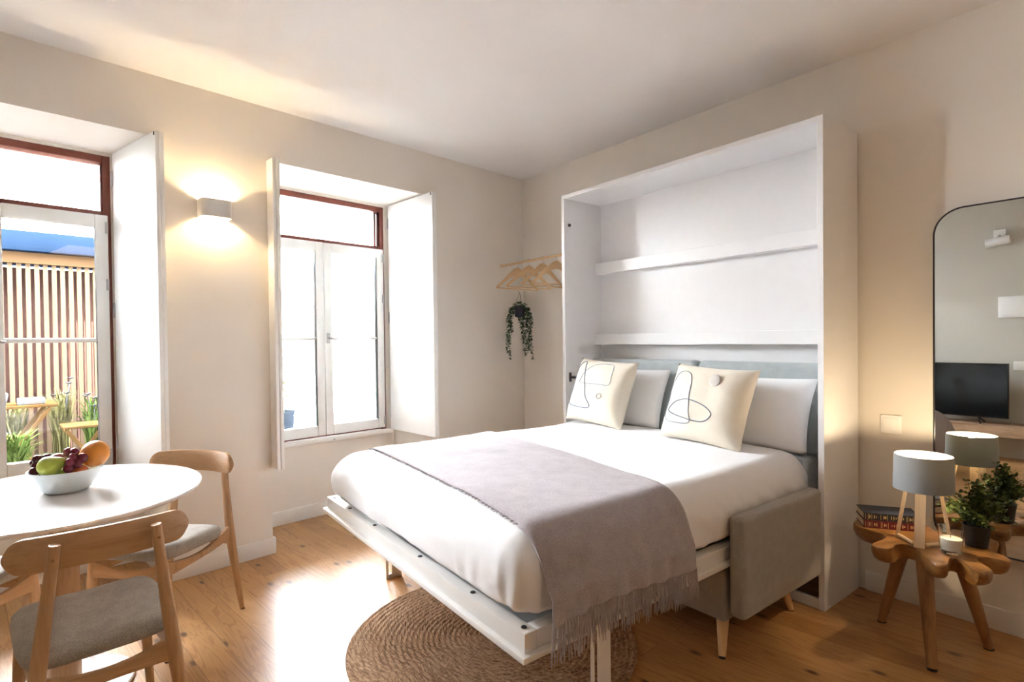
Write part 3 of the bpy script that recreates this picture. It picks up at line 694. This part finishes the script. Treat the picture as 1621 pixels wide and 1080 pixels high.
SOLID = [((-.040, -.054, .100), .036), ((-.022, -.044, .104), .026), ((-.022, .008, .105), .026), ((.080, -.006, .118), .046), ((.036, -.046, .066), .028), ((0, 0, .046), .037), ((.006, .052, .098), .036)]
def bunch(label, mat, pts, r):
    pts = [p for p in pts if all((Vector(p) - Vector(c)).length > r * 1.08 + q for c, q in SOLID)]
    t = thing('grape_bunch', label, 'grapes', (BX, BY, z0))
    ctr = sum((Vector(p) for p in pts), Vector()) / len(pts)
    for p in pts:
        rr = r * R.uniform(.92, 1.08); MB().ball(p, rr, 16, (1, 1, 1.06)).build('grape', mat, t, angle=180)
    s_ = MB()
    for p in pts: s_.tube([ctr, Vector(p)], .0012, 5)
    s_.build('stalk', 'string', t)
rg = random.Random(4)
def heap(cx, cy, n, rx, ry, z0_, z1_, r):
    P = []
    for k in range(60000):
        x, y = cx + rg.uniform(-rx, rx), cy + rg.uniform(-ry, ry)
        if ((x - cx) / rx) ** 2 + ((y - cy) / ry) ** 2 > 1: continue
        z = z0_ + (z1_ - z0_) * (1 - ((x - cx) / rx) ** 2 - ((y - cy) / ry) ** 2) ** .5 * rg.uniform(.0, 1)
        p = (x, y, z)
        if all((Vector(p) - Vector(q)).length > r * 1.5 for q in P) and all((Vector(p) - Vector(c)).length > r * 1.08 + q for c, q in SOLID) and math.hypot(x, y) < .0845: P.append(p)
        if len(P) >= n: break
    return P
bunch('dark red grapes on the left side of the fruit bowl', 'grape_dark', heap(-.058, -.004, 20, .046, .085, .080, .124, .0140), .0155)
bunch('red grapes heaped in the middle of the bowl beside the orange', 'grape_red', heap(.020, -.036, 22, .044, .060, .084, .140, .0140), .0150)

# ------------------------------------------------------------------ stool table by the mirror
t = thing('stool_table', 'low teak root side table with lobed top and three splayed legs', 'side table', (2.53, .68, 0))
ol = [(2.60, .955), (2.542, .935), (2.518, .88), (2.509, .825), (2.492, .800), (2.458, .793), (2.40, .800), (2.351, .806), (2.326, .786), (2.334, .748), (2.366, .739), (2.410, .745), (2.448, .728), (2.452, .700), (2.42, .668), (2.365, .640), (2.320, .604), (2.312, .578), (2.335, .562), (2.39, .574), (2.430, .575), (2.436, .555), (2.39, .520), (2.338, .487), (2.345, .468), (2.378, .452), (2.402, .458), (2.450, .500), (2.498, .522), (2.522, .505), (2.524, .460), (2.538, .436), (2.57, .438), (2.60, .48), (2.64, .52), (2.70, .515), (2.745, .50), (2.775, .53), (2.765, .58), (2.70, .63), (2.705, .69), (2.76, .735), (2.795, .78), (2.785, .83), (2.735, .835), (2.685, .83), (2.655, .865), (2.645, .92), (2.63, .952)]
def smooth_loop(p, it=1):
    for _ in range(it):
        q = []
        for i in range(len(p)):
            a = Vector(p[i]); b = Vector(p[(i + 1) % len(p)]); q += [tuple(a.lerp(b, .25)), tuple(a.lerp(b, .75))]
        p = q
    return p
ol = smooth_loop([(x - 2.53, y - .68) for x, y in ol])[::-1]
ar = sum(ol[i][0] * ol[(i + 1) % len(ol)][1] - ol[(i + 1) % len(ol)][0] * ol[i][1] for i in range(len(ol)))
if ar < 0: ol = ol[::-1]
m = MB()
rs = []
for z, k in ((.335, .90), (.345, .955), (.362, .99), (.380, 1.0), (.387, .99), (.390, .975)): rs.append([(x * k, y * k, z) for x, y in ol])
m.rings(rs); m.build('tabletop', 'teak_top', t, angle=45)
for (fx, fy), (tx_, ty_) in (((2.587, .845), (2.535, .755)), ((2.346, .612), (2.425, .655)), ((2.665, .520), (2.575, .585))):
    a = Vector((fx - 2.53, fy - .68, .006)); b_ = Vector((tx_ - 2.53, ty_ - .68, .352))
    lg = MB().tube([a.lerp(b_, k / 6) for k in range(7)], [.0165, .019, .0215, .024, .026, .028, .030], 14, flat=.92).build('leg', 'teak_z', t)
    MB().tube([a, a - Vector((0, 0, .006))], .0165, 12).build('foot_pad', 'black', lg)
SZ = .3905
# lamp
t = thing('table_lamp', 'table lamp with grey drum shade on a pale wood tripod, lit', 'lamp', (2.505, .680, SZ))
VD = Vector((-.965, -.26, 0)).normalized(); SDv = Vector((-VD.y, VD.x, 0))
def lp(a, b, z): return VD * a + SDv * b + Vector((0, 0, z))
# front leg is a flat board; two thin legs behind, tied by base bars
def lampboard(p0, p1, hw, hd, name, mat):
    rs = []
    for p in (p0, p1): rs.append([p + SDv * sx * hw + VD * sy * hd for sx, sy in ((1, 1), (-1, 1), (-1, -1), (1, -1))])
    return MB().rings(rs).build(name, mat, t, smooth=False)
lampboard(lp(.052, -.012, 0), lp(.040, -.006, .27), .0165, .011, 'leg', 'pale_z')
lampboard(lp(-.035, .083, 0), lp(-.012, .046, .25), .0065, .006, 'leg', 'pale_z')
lampboard(lp(-.035, -.083, 0), lp(-.012, -.046, .25), .0065, .006, 'leg', 'pale_z')
SDsign = 1
MB().tube([lp(.046, .006, .010), lp(-.033, .080, .010)], .0062, 8).build('base_bar', 'pale_z', t); MB().tube([lp(.046, -.030, .010), lp(-.033, -.080, .010)], .0062, 8).build('base_bar', 'pale_z', t)
ZS0, ZS1, RS0, RS1 = .208, .338, .0955, .0925
sh = MB().lathe([(RS0 - .002, ZS0), (RS0, ZS0), (RS1, ZS1), (RS1 - .002, ZS1)], 48, close=True).build('lamp_shade', 'shade', t)
g = MB()
for a in range(3): g.tube([(0, 0, .252), (RS1 * .985 * math.cos(a * 2.094 + .4), RS1 * .985 * math.sin(a * 2.094 + .4), .252)], .0014, 6)
g.lathe([(.010, .23), (.014, .23), (.014, .262), (.010, .262)], 14); g.build('bulb_holder', 'darkmetal', t)
MB().ball((0, 0, .272), .017, 14, (1, 1, 1.15)).build('bulb', 'bulb', t)
# books
def book(name, label, x, y, z, rz, l, w, th, cover, top, glyphs):
    t = thing(name, label, 'book', (x, y, z), rz, 'hardback books on the stool table')
    m = MB().box((0, 0, 0), (l, w, .0025)).box((0, 0, th - .0025), (l, w, th)); m.build('cover', top, t, smooth=False)
    MB().box((0, -.001, 0), (l, .0018, th), .0008).build('spine', cover, t, smooth=False)
    MB().box((.003, .0019, .0026), (l - .003, w - .003, th - .0026)).build('page_block', 'paper', t, smooth=False)
    g = MB(); rq = random.Random(glyphs)
    for fx in (.03, .075, .14, .30, .42, .60, .75, .86, .955):
        for q in range(rq.choice((1, 1, 2))): g.box((l * fx + q * .0035, -.0016, th * .12), (l * fx + q * .0035 + .0012, -.001, th * .88))
    for fx in (.10, .18, .22, .35, .38, .48, .52, .56, .66, .69, .80, .83):
        a = rq.uniform(.25, .4); g.box((l * fx, -.0016, th * a), (l * fx + rq.uniform(.002, .0045), -.001, th * (1 - a)))
    g.build('gilt_lettering', 'gold', t, smooth=False)
    return t
brz = math.atan2(.744 - .892, 2.633 - 2.538)
book('book', 'dark red hardback with gilt spine, lower of the two books beside the lamp', 2.536, .893, SZ, brz, .205, .118, .031, 'bookred', 'bookred', 4)
book('book', 'navy hardback with black and gilt spine, on top of the red book', 2.537, .893, SZ + .0315, brz, .200, .120, .030, 'bookblack', 'bookblue', 9)
# candle
t = thing('candle', 'white candle in a clear glass tumbler on the stool table', 'candle', (2.478, .590, SZ)); t.scale = (.87, .87, 1.18)
gm, gnt, gb = nmat('tumbler'); gb.inputs['Transmission Weight'].default_value = 1; gb.inputs['Roughness'].default_value = .02; gb.inputs['IOR'].default_value = 1.45
_nz = N(gnt, 'ShaderNodeTexNoise', Scale=4.0); _r = ramp(gnt, [(0, (.96, .98, .97)), (1, (1, 1, 1))]); L(gnt, _nz.outputs['Fac'], _r.inputs['Fac']); L(gnt, _r.outputs[0], gb.inputs['Base Color'])
MB().lathe([(.001, 0), (.033, 0), (.037, .004), (.0455, .080), (.0432, .080), (.0355, .009), (.033, .007), (.001, .007)], 40, close=True).build('tumbler', 'tumbler', t)
MB().lathe([(.001, .0075), (.0325, .0095), (.0390, .045), (.037, .046), (.001, .045)], 32).build('wax', 'wax', t)
MB().tube([(0, 0, .045), (.001, .001, .055)], .0012, 6).build('wick', 'string', t)
MB().rings([[(.0442 * math.cos(a) , .0442 * math.sin(a), z) for a in [(.55 + k * .06) for k in range(7)]] for z in (.052, .078)], False, False).build('label', 'label', t)
# potted plant
t = thing('potted_plant', 'bushy small-leaved plant in a black pot in front of the mirror', 'plant', (2.628, .548, SZ))
MB().lathe([(.001, 0), (.032, 0), (.034, .004), (.042, .072), (.044, .080), (.040, .080), (.038, .070), (.001, .070)], 28).build('pot', 'black', t)
MB().lathe([(.001, .0705), (.036, .0705), (.02, .078), (.001, .080)], 20).build('soil', 'soil', t)
rp = random.Random(11); stm = MB(); lf = MB()
for k in range(64):
    a = rp.uniform(0, 2 * PI); el = rp.uniform(-.5, 1.5); ln = rp.uniform(.05, .098)
    d = Vector((math.cos(a) * math.cos(el), math.sin(a) * math.cos(el), math.sin(el)))
    p0 = Vector((rp.uniform(-.02, .02), rp.uniform(-.02, .02), .08)); mid = p0 + d * ln * .5 + Vector((0, 0, .042)); p1 = p0 + d * ln + Vector((0, 0, .036 + .03 * max(0, d.z)))
    stm.tube([p0, mid, p1], [.0013, .001, .0007], 4)
    for q in range(9):
        x = .35 + .65 * q / 8; c = p0.lerp(mid, x * 2) if x < .5 else mid.lerp(p1, x * 2 - 1)
        for z_ in range(2):
            dd = (d * .3 + Vector((rp.uniform(-1, 1), rp.uniform(-1, 1), rp.uniform(-.5, .8)))).normalized(); o_ = c + dd * .004
            sd_ = dd.cross(Vector((rp.uniform(-.7, .7), rp.uniform(-.7, .7), 1))).normalized(); l = rp.uniform(.011, .017); w_ = l * .42
            up_ = sd_.cross(dd) * l * .12
            vs_ = [lf.v(o_ + dd * l * f + sd_ * w_ * g - up_ * abs(g)) for f, g in ((0, 0), (.2, .75), (.55, 1), (.88, .65), (1, 0), (.88, -.65), (.55, -1), (.2, -.75))]
            lf.face(vs_)
stm.build('stems', 'leaf_dark', t); o = lf.build('foliage', 'leaf_pot', t, smooth=False)

# ------------------------------------------------------------------ mirror and switch
t = thing('wall_mirror', 'tall wall mirror with rounded corners and thin dark frame behind the side table', 'mirror', (WX - .030, .43, 0))
def rrect(y0, y1, z0, z1, r, n=10):
    p = []
    for cy_, cz_, a0 in ((y1 - r, z1 - r, 0), (y0 + r, z1 - r, PI / 2), (y0 + r, z0 + r, PI), (y1 - r, z0 + r, 1.5 * PI)):
        for k in range(n + 1): a = a0 + PI / 2 * k / n; p.append((cy_ + r * math.cos(a), cz_ + r * math.sin(a)))
    return p
a_ = rrect(-.305, .305, .305, 1.705, .105); b_ = rrect(-.300, .300, .310, 1.700, .100)
m = MB(); m.rings([[(-.004, y, z) for y, z in b_], [(-.004, y, z) for y, z in a_], [(.018, y, z) for y, z in a_], [(.018, y, z) for y, z in b_], [(-.004, y, z) for y, z in b_]], False)
m.build('frame', 'blackcap', t)
mm, mnt, mbs = nmat('mirrorglass'); mbs.inputs['Metallic'].default_value = 1; mbs.inputs['Roughness'].default_value = .0
_nz = N(mnt, 'ShaderNodeTexNoise', Scale=2.0); _r = ramp(mnt, [(0, (.80, .84, .82)), (1, (.82, .85, .83))]); L(mnt, _nz.outputs['Fac'], _r.inputs['Fac']); L(mnt, _r.outputs[0], mbs.inputs['Base Color'])
m = MB(); m.rings([[(0, y, z) for y, z in b_], [(.004, y, z) for y, z in b_]]); m.build('mirror_glass', 'mirrorglass', t, smooth=False)
MB().box((.0185, -.2, 1.2), (.028, .2, 1.3)).build('wall_mount', 'blackcap', t, smooth=False)
t = thing('light_switch', 'white square light switch on the wall left of the mirror', 'switch', (WX, .897, .783))
MB().box((-.009, -.042, -.042), (-.0005, .042, .042), .004, 3).build('switch_plate', 'switch', t)
MB().box((-.013, -.029, -.029), (-.0092, .029, .029), .002).build('rocker', 'switch', t)

# ------------------------------------------------------------------ clothes rail, hangers, trailing plant
RX, RZ = 2.62, 1.768
ye = WY - (WX - RX) * math.tan(WT) - .001
t = thing('clothes_rail', 'pale wooden clothes rail between the corner wall and the bed cabinet', 'rail', (RX, CY1, RZ))
MB().tube([(0, .007, 0), (0, ye - CY1 - .006, .0)], .0095, 14).build('rod', 'beech', t)
MB().tube([(0, .0005, 0), (0, .008, 0)], .016, 16).build('end_flange', 'beech', t); MB().tube([(0, ye - CY1 - .009, 0), (0, ye - CY1 - .0045, 0)], .014, 16).build('end_flange', 'beech', t)
def hanger(label):
    t = thing('coat_hanger', label, 'hanger', group='wooden coat hangers on the rail')
    pts = []
    for k in range(21):
        q = -1 + 2 * k / 20; pts.append((.205 * q, 0, -.062 - .135 * (abs(q) ** 1.25)))
    MB().bar(pts, .0055, [.009 + .020 * (1 - abs(-1 + 2 * k / 20)) ** 2.2 for k in range(21)]).build('shoulder', 'beech', t, angle=60)
    MB().tube([(-.200, 0, -.200), (.200, 0, -.200)], .0055, 10).build('trouser_bar', 'beech', t)
    hk = [(0, 0, -.05), (0, 0, -.026)] + [(.0128 * math.sin(a), 0, .0 - .0128 * math.cos(a)) for a in [-.35 + .46 * q * 1.0 for q in range(0, 9)]]
    hk = [(0, 0, -.058), (0, 0, -.030)] + [(.0125 * math.cos(a), 0, .0125 * math.sin(a)) for a in [-1.3 + .5 * q for q in range(0, 9)]]
    MB().tube(hk, .0014, 6, up=(0, 1, 0)).build('hook', 'steel', t)
    return t
hs = [(3.262, 'wooden coat hanger the trailing plant hangs from, nearest the room corner', .04), (3.128, 'second wooden coat hanger from the room corner', -.06), (2.975, 'third wooden coat hanger from the room corner', .05), (2.83, 'wooden coat hanger nearest the bed cabinet, half hidden by it', -.12)]
h0 = hanger(hs[0][1])
for i, (y, lb, rz) in enumerate(hs):
    h = h0 if i == 0 else copy_tree(h0)
    h.location = (RX, y, RZ); h.rotation_euler = (0, 0, rz); h['label'] = lb
t = thing('hanging_plant', 'trailing green plant in a dark navy pot hung below the coat hangers', 'plant', (RX + .012, 3.258, 1.358))
MB().lathe([(.001, 0), (.034, 0), (.037, .004), (.040, .082), (.037, .082), (.035, .072), (.001, .072)], 28).build('pot', 'navy', t)
m = MB()
for a in range(3): m.tube([(.036 * math.cos(a * 2.1 + .5), .036 * math.sin(a * 2.1 + .5), .080), (.002 * math.cos(a * 2.1 + .5), .002 * math.sin(a * 2.1 + .5), .185)], .0012, 5)
m.tube([(0, 0, .183), (-.012, .004, .20)], .0014, 5); m.build('cord', 'string', t)
rv = random.Random(5); lf2 = MB()
for k in range(70):
    a = rv.uniform(0, 2 * PI); rr = rv.uniform(0, .045); p = Vector((rr * math.cos(a), rr * math.sin(a), .078 + rv.uniform(0, .03)))
    lf2.leaf(p, (math.cos(a), math.sin(a), rv.uniform(-.3, .9)), (0, 0, 1), rv.uniform(.02, .028), .017)
lf2.build('crown', 'leaf_dark', t, smooth=False)
for (ax, ln, off) in ((-.075, .36, -.9), (-.062, .40, -.2), (-.05, .20, .4), (.0, .16, 1.4), (.018, .34, 1.8), (.03, .38, 2.2), (.045, .36, 3.0), (.058, .33, -1.4), (.07, .41, .9), (.04, .30, -.4)):
    v = MB(); y_ = .03 * math.sin(off); pts = []
    
    for q in range(12):
        s_ = q / 11; pts.append((Vector((.78, -.63, 0)) * (ax * 1.25 * (.5 + .5 * min(1, s_ * 4)) + .006 * math.sin(s_ * 7 + off)) + Vector((.63, .78, 0)) * y_ * (1 + .4 * s_) + Vector((0, 0, .084 + .018 * math.sin(min(1, s_ * 5) * PI) - ln * s_))))
    v.tube(pts, .001, 5)
    for q in range(int(ln * 330)):
        s_ = rv.uniform(.03, 1); i = min(10, int(s_ * 11)); c = pts[i].lerp(pts[i + 1], s_ * 11 - i); a = rv.uniform(0, 2 * PI); k = 1 - .35 * s_
        v.leaf(c, (math.cos(a), math.sin(a), rv.uniform(-.9, .3)), (0, 0, 1), rv.uniform(.022, .032) * k, rv.uniform(.017, .025) * k)
    v.build('vine', 'leaf_dark', t, smooth=False)

# ------------------------------------------------------------------ things the mirror shows on the opposite wall
t = thing('television', 'black flat television reflected in the mirror', 'television', (-1.09, 1.62, .335))
MB().box((-.035, -.44, .058), (0, .44, .575), .004).build('case', 'bezel', t)
MB().box((.0002, -.432, .07), (.0012, .432, .568)).build('screen', 'screen', t, smooth=False)
for sg in (-1, 1):
    MB().tube([(-.02, sg * .22, .06), (.07, sg * .25, .006), ], .006, 8).tube([(-.02, sg * .22, .06), (-.10, sg * .25, .006)], .006, 8).build('foot', 'bezel', t)
sl = smooth_loop([(-.98, 1.0), (-.965, 1.25), (-.99, 1.5), (-.96, 1.8), (-.985, 2.2), (-.97, 2.45), (-1.295, 2.45), (-1.295, 1.0)][::-1], 0)
o = MB().prism(sl, .235, .334, .006).build('television_shelf', 'slab'); tag(o, 'thick live-edge wooden shelf under the television, seen in the mirror', 'shelf')
t = thing('spotlight', 'white cylinder spotlight on the opposite wall, seen in the mirror', 'spotlight', (XL, 1.28, 2.08))
MB().box((.0005, -.045, .0), (.02, .045, .11), .004).build('wall_base', 'lacquer', t); MB().tube([(.075, .09, -.02), (.075, -.09, .0)], .042, 24).build('spot_head', 'lacquer', t); MB().tube([(.018, 0, .05), (.075, 0, .02)], .012, 10).build('arm', 'lacquer', t)
t = thing('mounted_fuse_box', 'white fuse box cover on the opposite wall, seen in the mirror', 'panel', (XL, 1.12, 1.345))
MB().box((.0005, -.17, 0), (.02, .17, .20), .004).build('surround', 'lacquer', t); MB().box((.0202, -.15, .02), (.03, .15, .18), .003).build('lid', 'lacquer', t)
t = thing('wall_socket', 'white wall socket right of the television, seen in the mirror', 'socket', (XL, 1.14, .885))
MB().box((.0005, -.042, -.042), (.010, .042, .042), .003).build('socket_plate', 'switch', t); MB().lathe([(.001, 0), (.02, 0), (.022, .002), (.018, .003), (.001, .001)], 20).build('socket_well', 'switch', t).matrix_local = Matrix.Translation((.010, 0, 0)) @ Matrix.Rotation(PI / 2, 4, 'Y')

# ------------------------------------------------------------------ outside
GZ = .14
S(MB(WW).box((-9, D1 + .01, GZ - .1), (9, 9, GZ)).build('ground', 'out_ground', smooth=False))
S(MB(WW).box((-1.45, 4.6, GZ), (5, 4.75, 3.4)).build('wall_garden', 'out_wall', smooth=False))
FN = 3.0
t = thing('garden_pavilion', 'timber garden pavilion with vertical slat screen and blue-grey roof outside', 'pavilion', wp(-3.2, FN, GZ), WT)
MB().box((-1.9, -.12, 1.965 - GZ), (1.55, 1.1, 2.13 - GZ), .01).build('roof', 'out_roof', t)
MB().box((-1.8, -.05, 1.868 - GZ), (1.5, .04, 1.962 - GZ), .004).build('beam', 'out_beam', t)
m = MB(); x = -1.78
while x < 1.48: m.box((x, -.02, .02), (x + .031, .02, 1.868 - GZ)); x += .0565
m.build('slat_screen', 'out_slat', t, smooth=False)
MB().box((-1.8, .30, 0), (1.5, .33, 1.868 - GZ)).build('back_boards', 'out_back', t, smooth=False)
m = MB()
for x in (-1.8, -.15, 1.45): m.box((x, .03, 0), (x + .07, .10, 1.868 - GZ))
m.build('post', 'out_beam', t, smooth=False)
def xlegs(t, w, h, d, mat):
    for y in (0, d):
        m = MB(); m.bar([(-w / 2, y, 0), (w / 2, y, h)], .012, .016, up=(0, 1, 0)); m.build('leg', mat, t); m = MB(); m.bar([(w / 2, y + .02, 0), (-w / 2, y + .02, h)], .012, .016, up=(0, 1, 0)); m.build('leg', mat, t)
t = thing('folding_table', 'small wooden folding table on the terrace, seen through the window', 'table', wp(-3.0, 2.35, GZ), WT)
m = MB()
for k in range(6): m.box((-.24, -.02 + k * .065, .575), (.24, .035 + k * .065, .597), .003)
m.build('tabletop', 'out_orange', t); xlegs(t, .40, .575, .30, 'out_orange')
t = thing('folding_chair', 'wooden folding stool on the terrace, seen through the window', 'stool', wp(-2.60, 2.10, GZ), WT)
m = MB()
for k in range(5): m.box((-.15, -.0 + k * .06, .415), (.15, .05 + k * .06, .433), .003)
m.build('seat', 'out_orange', t); xlegs(t, .28, .415, .25, 'out_orange')
o = MB(WW).lathe([(.002, GZ + .598), (.05, GZ + .598), (.065, GZ + .68), (.06, GZ + .69), (.002, GZ + .66)], 20, (-3.10, 2.44)).build('planter', 'out_white'); tag(o, 'white round planter on the terrace table', 'planter')
o = MB(WW).box((-2.99, 2.36, GZ + .598), (-2.83, 2.50, GZ + .645), .008).build('tray', 'out_white'); tag(o, 'white tray on the terrace table', 'tray')
def grassy(label, s_, n_, h, sp, cnt, mat, seed, wl=.016, flowers=0):
    rg = random.Random(seed); t = thing('terrace_plant', label, 'plant', wp(s_, n_, GZ), WT)
    m = MB()
    for k in range(cnt):
        a = rg.uniform(0, 2 * PI); l = h * rg.uniform(.55, 1.1); o_ = sp * rg.uniform(.3, 1); b0 = Vector((rg.uniform(-.05, .05), rg.uniform(-.05, .05), .12))
        P = [b0 + Vector((math.cos(a) * o_ * q * q, math.sin(a) * o_ * q * q, l * (q - .35 * q ** 3))) for q in (0, .35, .7, 1)]
        sd = Vector((-math.sin(a), math.cos(a), 0)) * wl / 2
        L_ = [m.v(p + sd * w) for p, w in zip(P, (.6, 1, .8, .1))]; R_ = [m.v(p - sd * w) for p, w in zip(P, (.6, 1, .8, .1))]
        for i in range(3): m.face([L_[i], L_[i + 1], R_[i + 1], R_[i]])
    m.build('foliage', mat, t, smooth=False)
    MB().lathe([(.002, 0), (.07, 0), (.095, .14), (.085, .14), (.002, .12)], 18).build('pot', 'out_white' if seed % 2 else 'soil', t)
    if flowers:
        for k in range(flowers):
            a = rg.uniform(0, 2 * PI); q = Vector((math.cos(a) * sp * .55, math.sin(a) * sp * .55, h * rg.uniform(.72, .98)))
            m = MB().tube([(0, 0, .12), (q.x * .4, q.y * .4, q.z * .6), tuple(q)], .003, 5)
            for z in range(5): m.leaf(q, (math.cos(z * 1.26), math.sin(z * 1.26), .6), (0, 0, 1), .045, .032)
            m.build('blossom', 'out_white', t, smooth=False)
    return t
grassy('leafy green terrace plant at the left of the window view, by the pane edge', -3.06, 1.72, .52, .22, 150, 'leaf_out', 1)
grassy('pale grass-like terrace plant behind the wooden folding stool', -2.70, 2.80, .80, .13, 130, 'leaf_pale', 2, .016, 4)
grassy('green strappy terrace plant at the right of the window view', -2.50, 2.60, .72, .15, 150, 'leaf_out', 3, .016, 6)
grassy('pale dry grass behind the folding table on the terrace', -2.985, 2.80, .68, .10, 90, 'leaf_pale', 4)
t = thing('garden_shrub', 'green shrub outside the window nearer the bed, above a blue planter', 'shrub', wp(-1.34, 1.75, GZ), WT)
rg = random.Random(8); m = MB()
for k in range(420):
    a = rg.uniform(0, 2 * PI); rr = rg.uniform(0, .16); z = rg.uniform(.42, .98); p = (rr * math.cos(a) * (1.2 - z * .8) , rr * math.sin(a), z)
    m.leaf(p, (rg.uniform(-1, 1), rg.uniform(-1, 1), rg.uniform(-.5, 1)), (0, 0, 1), rg.uniform(.03, .05), .022)
m.build('foliage', 'leaf_out', t, smooth=False)
MB().lathe([(.002, .45), (.02, .45), (.015, .9), (.002, .92)], 8).build('stem', 'soil', t)
o = MB(WW).lathe([(.002, GZ), (.13, GZ), (.155, GZ + .40), (.165, GZ + .44), (.14, GZ + .435), (.13, GZ + .40), (.002, GZ + .38)], 26, (-1.34, 1.75)).build('blue_planter', 'out_blue'); tag(o, 'blue-grey round planter outside the window nearer the bed', 'planter')

# ------------------------------------------------------------------ light
def light(name, kind, loc, energy, color=(1, 1, 1), **kw):
    d = bpy.data.lights.new(name, kind); d.energy = energy; d.color = color
    for k, v in kw.items(): setattr(d, k, v)
    o = bpy.data.objects.new(name, d); col.objects.link(o); o.location = loc
    return o
for nm, o_ in (('portal_1', OA), ('portal_2', OB)):
    p = light(nm, 'AREA', (0, 0, 0), 1, shape='RECTANGLE', size=o_[1] - o_[0], size_y=1.66)
    p.data.cycles.is_portal = True
    # area lights shine along local -Z; point that into the room
    M = WW.to_3x3().to_4x4() @ Matrix.Rotation(PI / 2, 4, 'X') @ Matrix.Rotation(PI, 4, 'Y')
    M = WW.to_3x3().to_4x4() @ Matrix(((1, 0, 0), (0, 0, 1), (0, 1, 0))).to_4x4()
    M = WW.to_3x3().to_4x4() @ Matrix(((-1, 0, 0), (0, 0, 1), (0, 1, 0))).to_4x4()
    M.translation = wp((o_[0] + o_[1]) / 2, .60, 1.35); p.matrix_world = M
w = bpy.data.worlds.new('World'); sc.world = w; w.use_nodes = True
bg = w.node_tree.nodes['Background']; bg.inputs['Color'].default_value = (.90, .95, 1, 1); bg.inputs['Strength'].default_value = 120.0
sun = light('sun', 'SUN', (0, 0, 5), 45.0, (1, .95, .86), angle=.01)
sd = (WW.to_3x3() @ Vector((.25, .75, -1.0))).normalized(); sun.rotation_euler = sd.to_track_quat('-Z', 'Y').to_euler()
light('sconce_light', 'POINT', wp(-2.335, -.045, 1.875), 22, (1, .72, .40), shadow_soft_size=.012)
light('table_lamp_light', 'POINT', (2.505, .680, SZ + .333), 6.5, (1, .76, .47), shadow_soft_size=.012)
fill = light('warm_room_light', 'AREA', (1.5, -1.5, 2.38), 9, (1, .62, .31), shape='RECTANGLE', size=.9, size_y=.9)

# ------------------------------------------------------------------ camera
cam = bpy.data.cameras.new('Camera'); co = bpy.data.objects.new('Camera', cam); col.objects.link(co)
yaw, pit, rol = .9081, math.radians(-.7712), math.radians(-.67279)
F = Vector((math.cos(yaw), math.sin(yaw), 0)); Rr = Vector((math.sin(yaw), -math.cos(yaw), 0)); U = Vector((0, 0, 1))
F2 = F * math.cos(pit) + U * math.sin(pit); U2 = U * math.cos(pit) - F * math.sin(pit)
R3 = Rr * math.cos(rol) + U2 * math.sin(rol); U3 = U2 * math.cos(rol) - Rr * math.sin(rol)
M = Matrix((R3, U3, -F2)).transposed().to_4x4(); M.translation = Vector((0, 0, 1.18)); co.matrix_world = M
cam.sensor_width = 36; cam.lens = 870.6171 / 1621 * 36; cam.shift_x = (810.5 - 808.868) / 1621; cam.shift_y = (550.901 - 540) / 1621
cam.clip_start = .02
sc.camera = co
sc.view_settings.view_transform = 'Standard'; sc.view_settings.look = 'None'; sc.view_settings.exposure = .12; sc.view_settings.gamma = 1.0
sc.cycles.diffuse_bounces = 6; sc.cycles.transparent_max_bounces = 16; sc.cycles.sample_clamp_indirect = 0
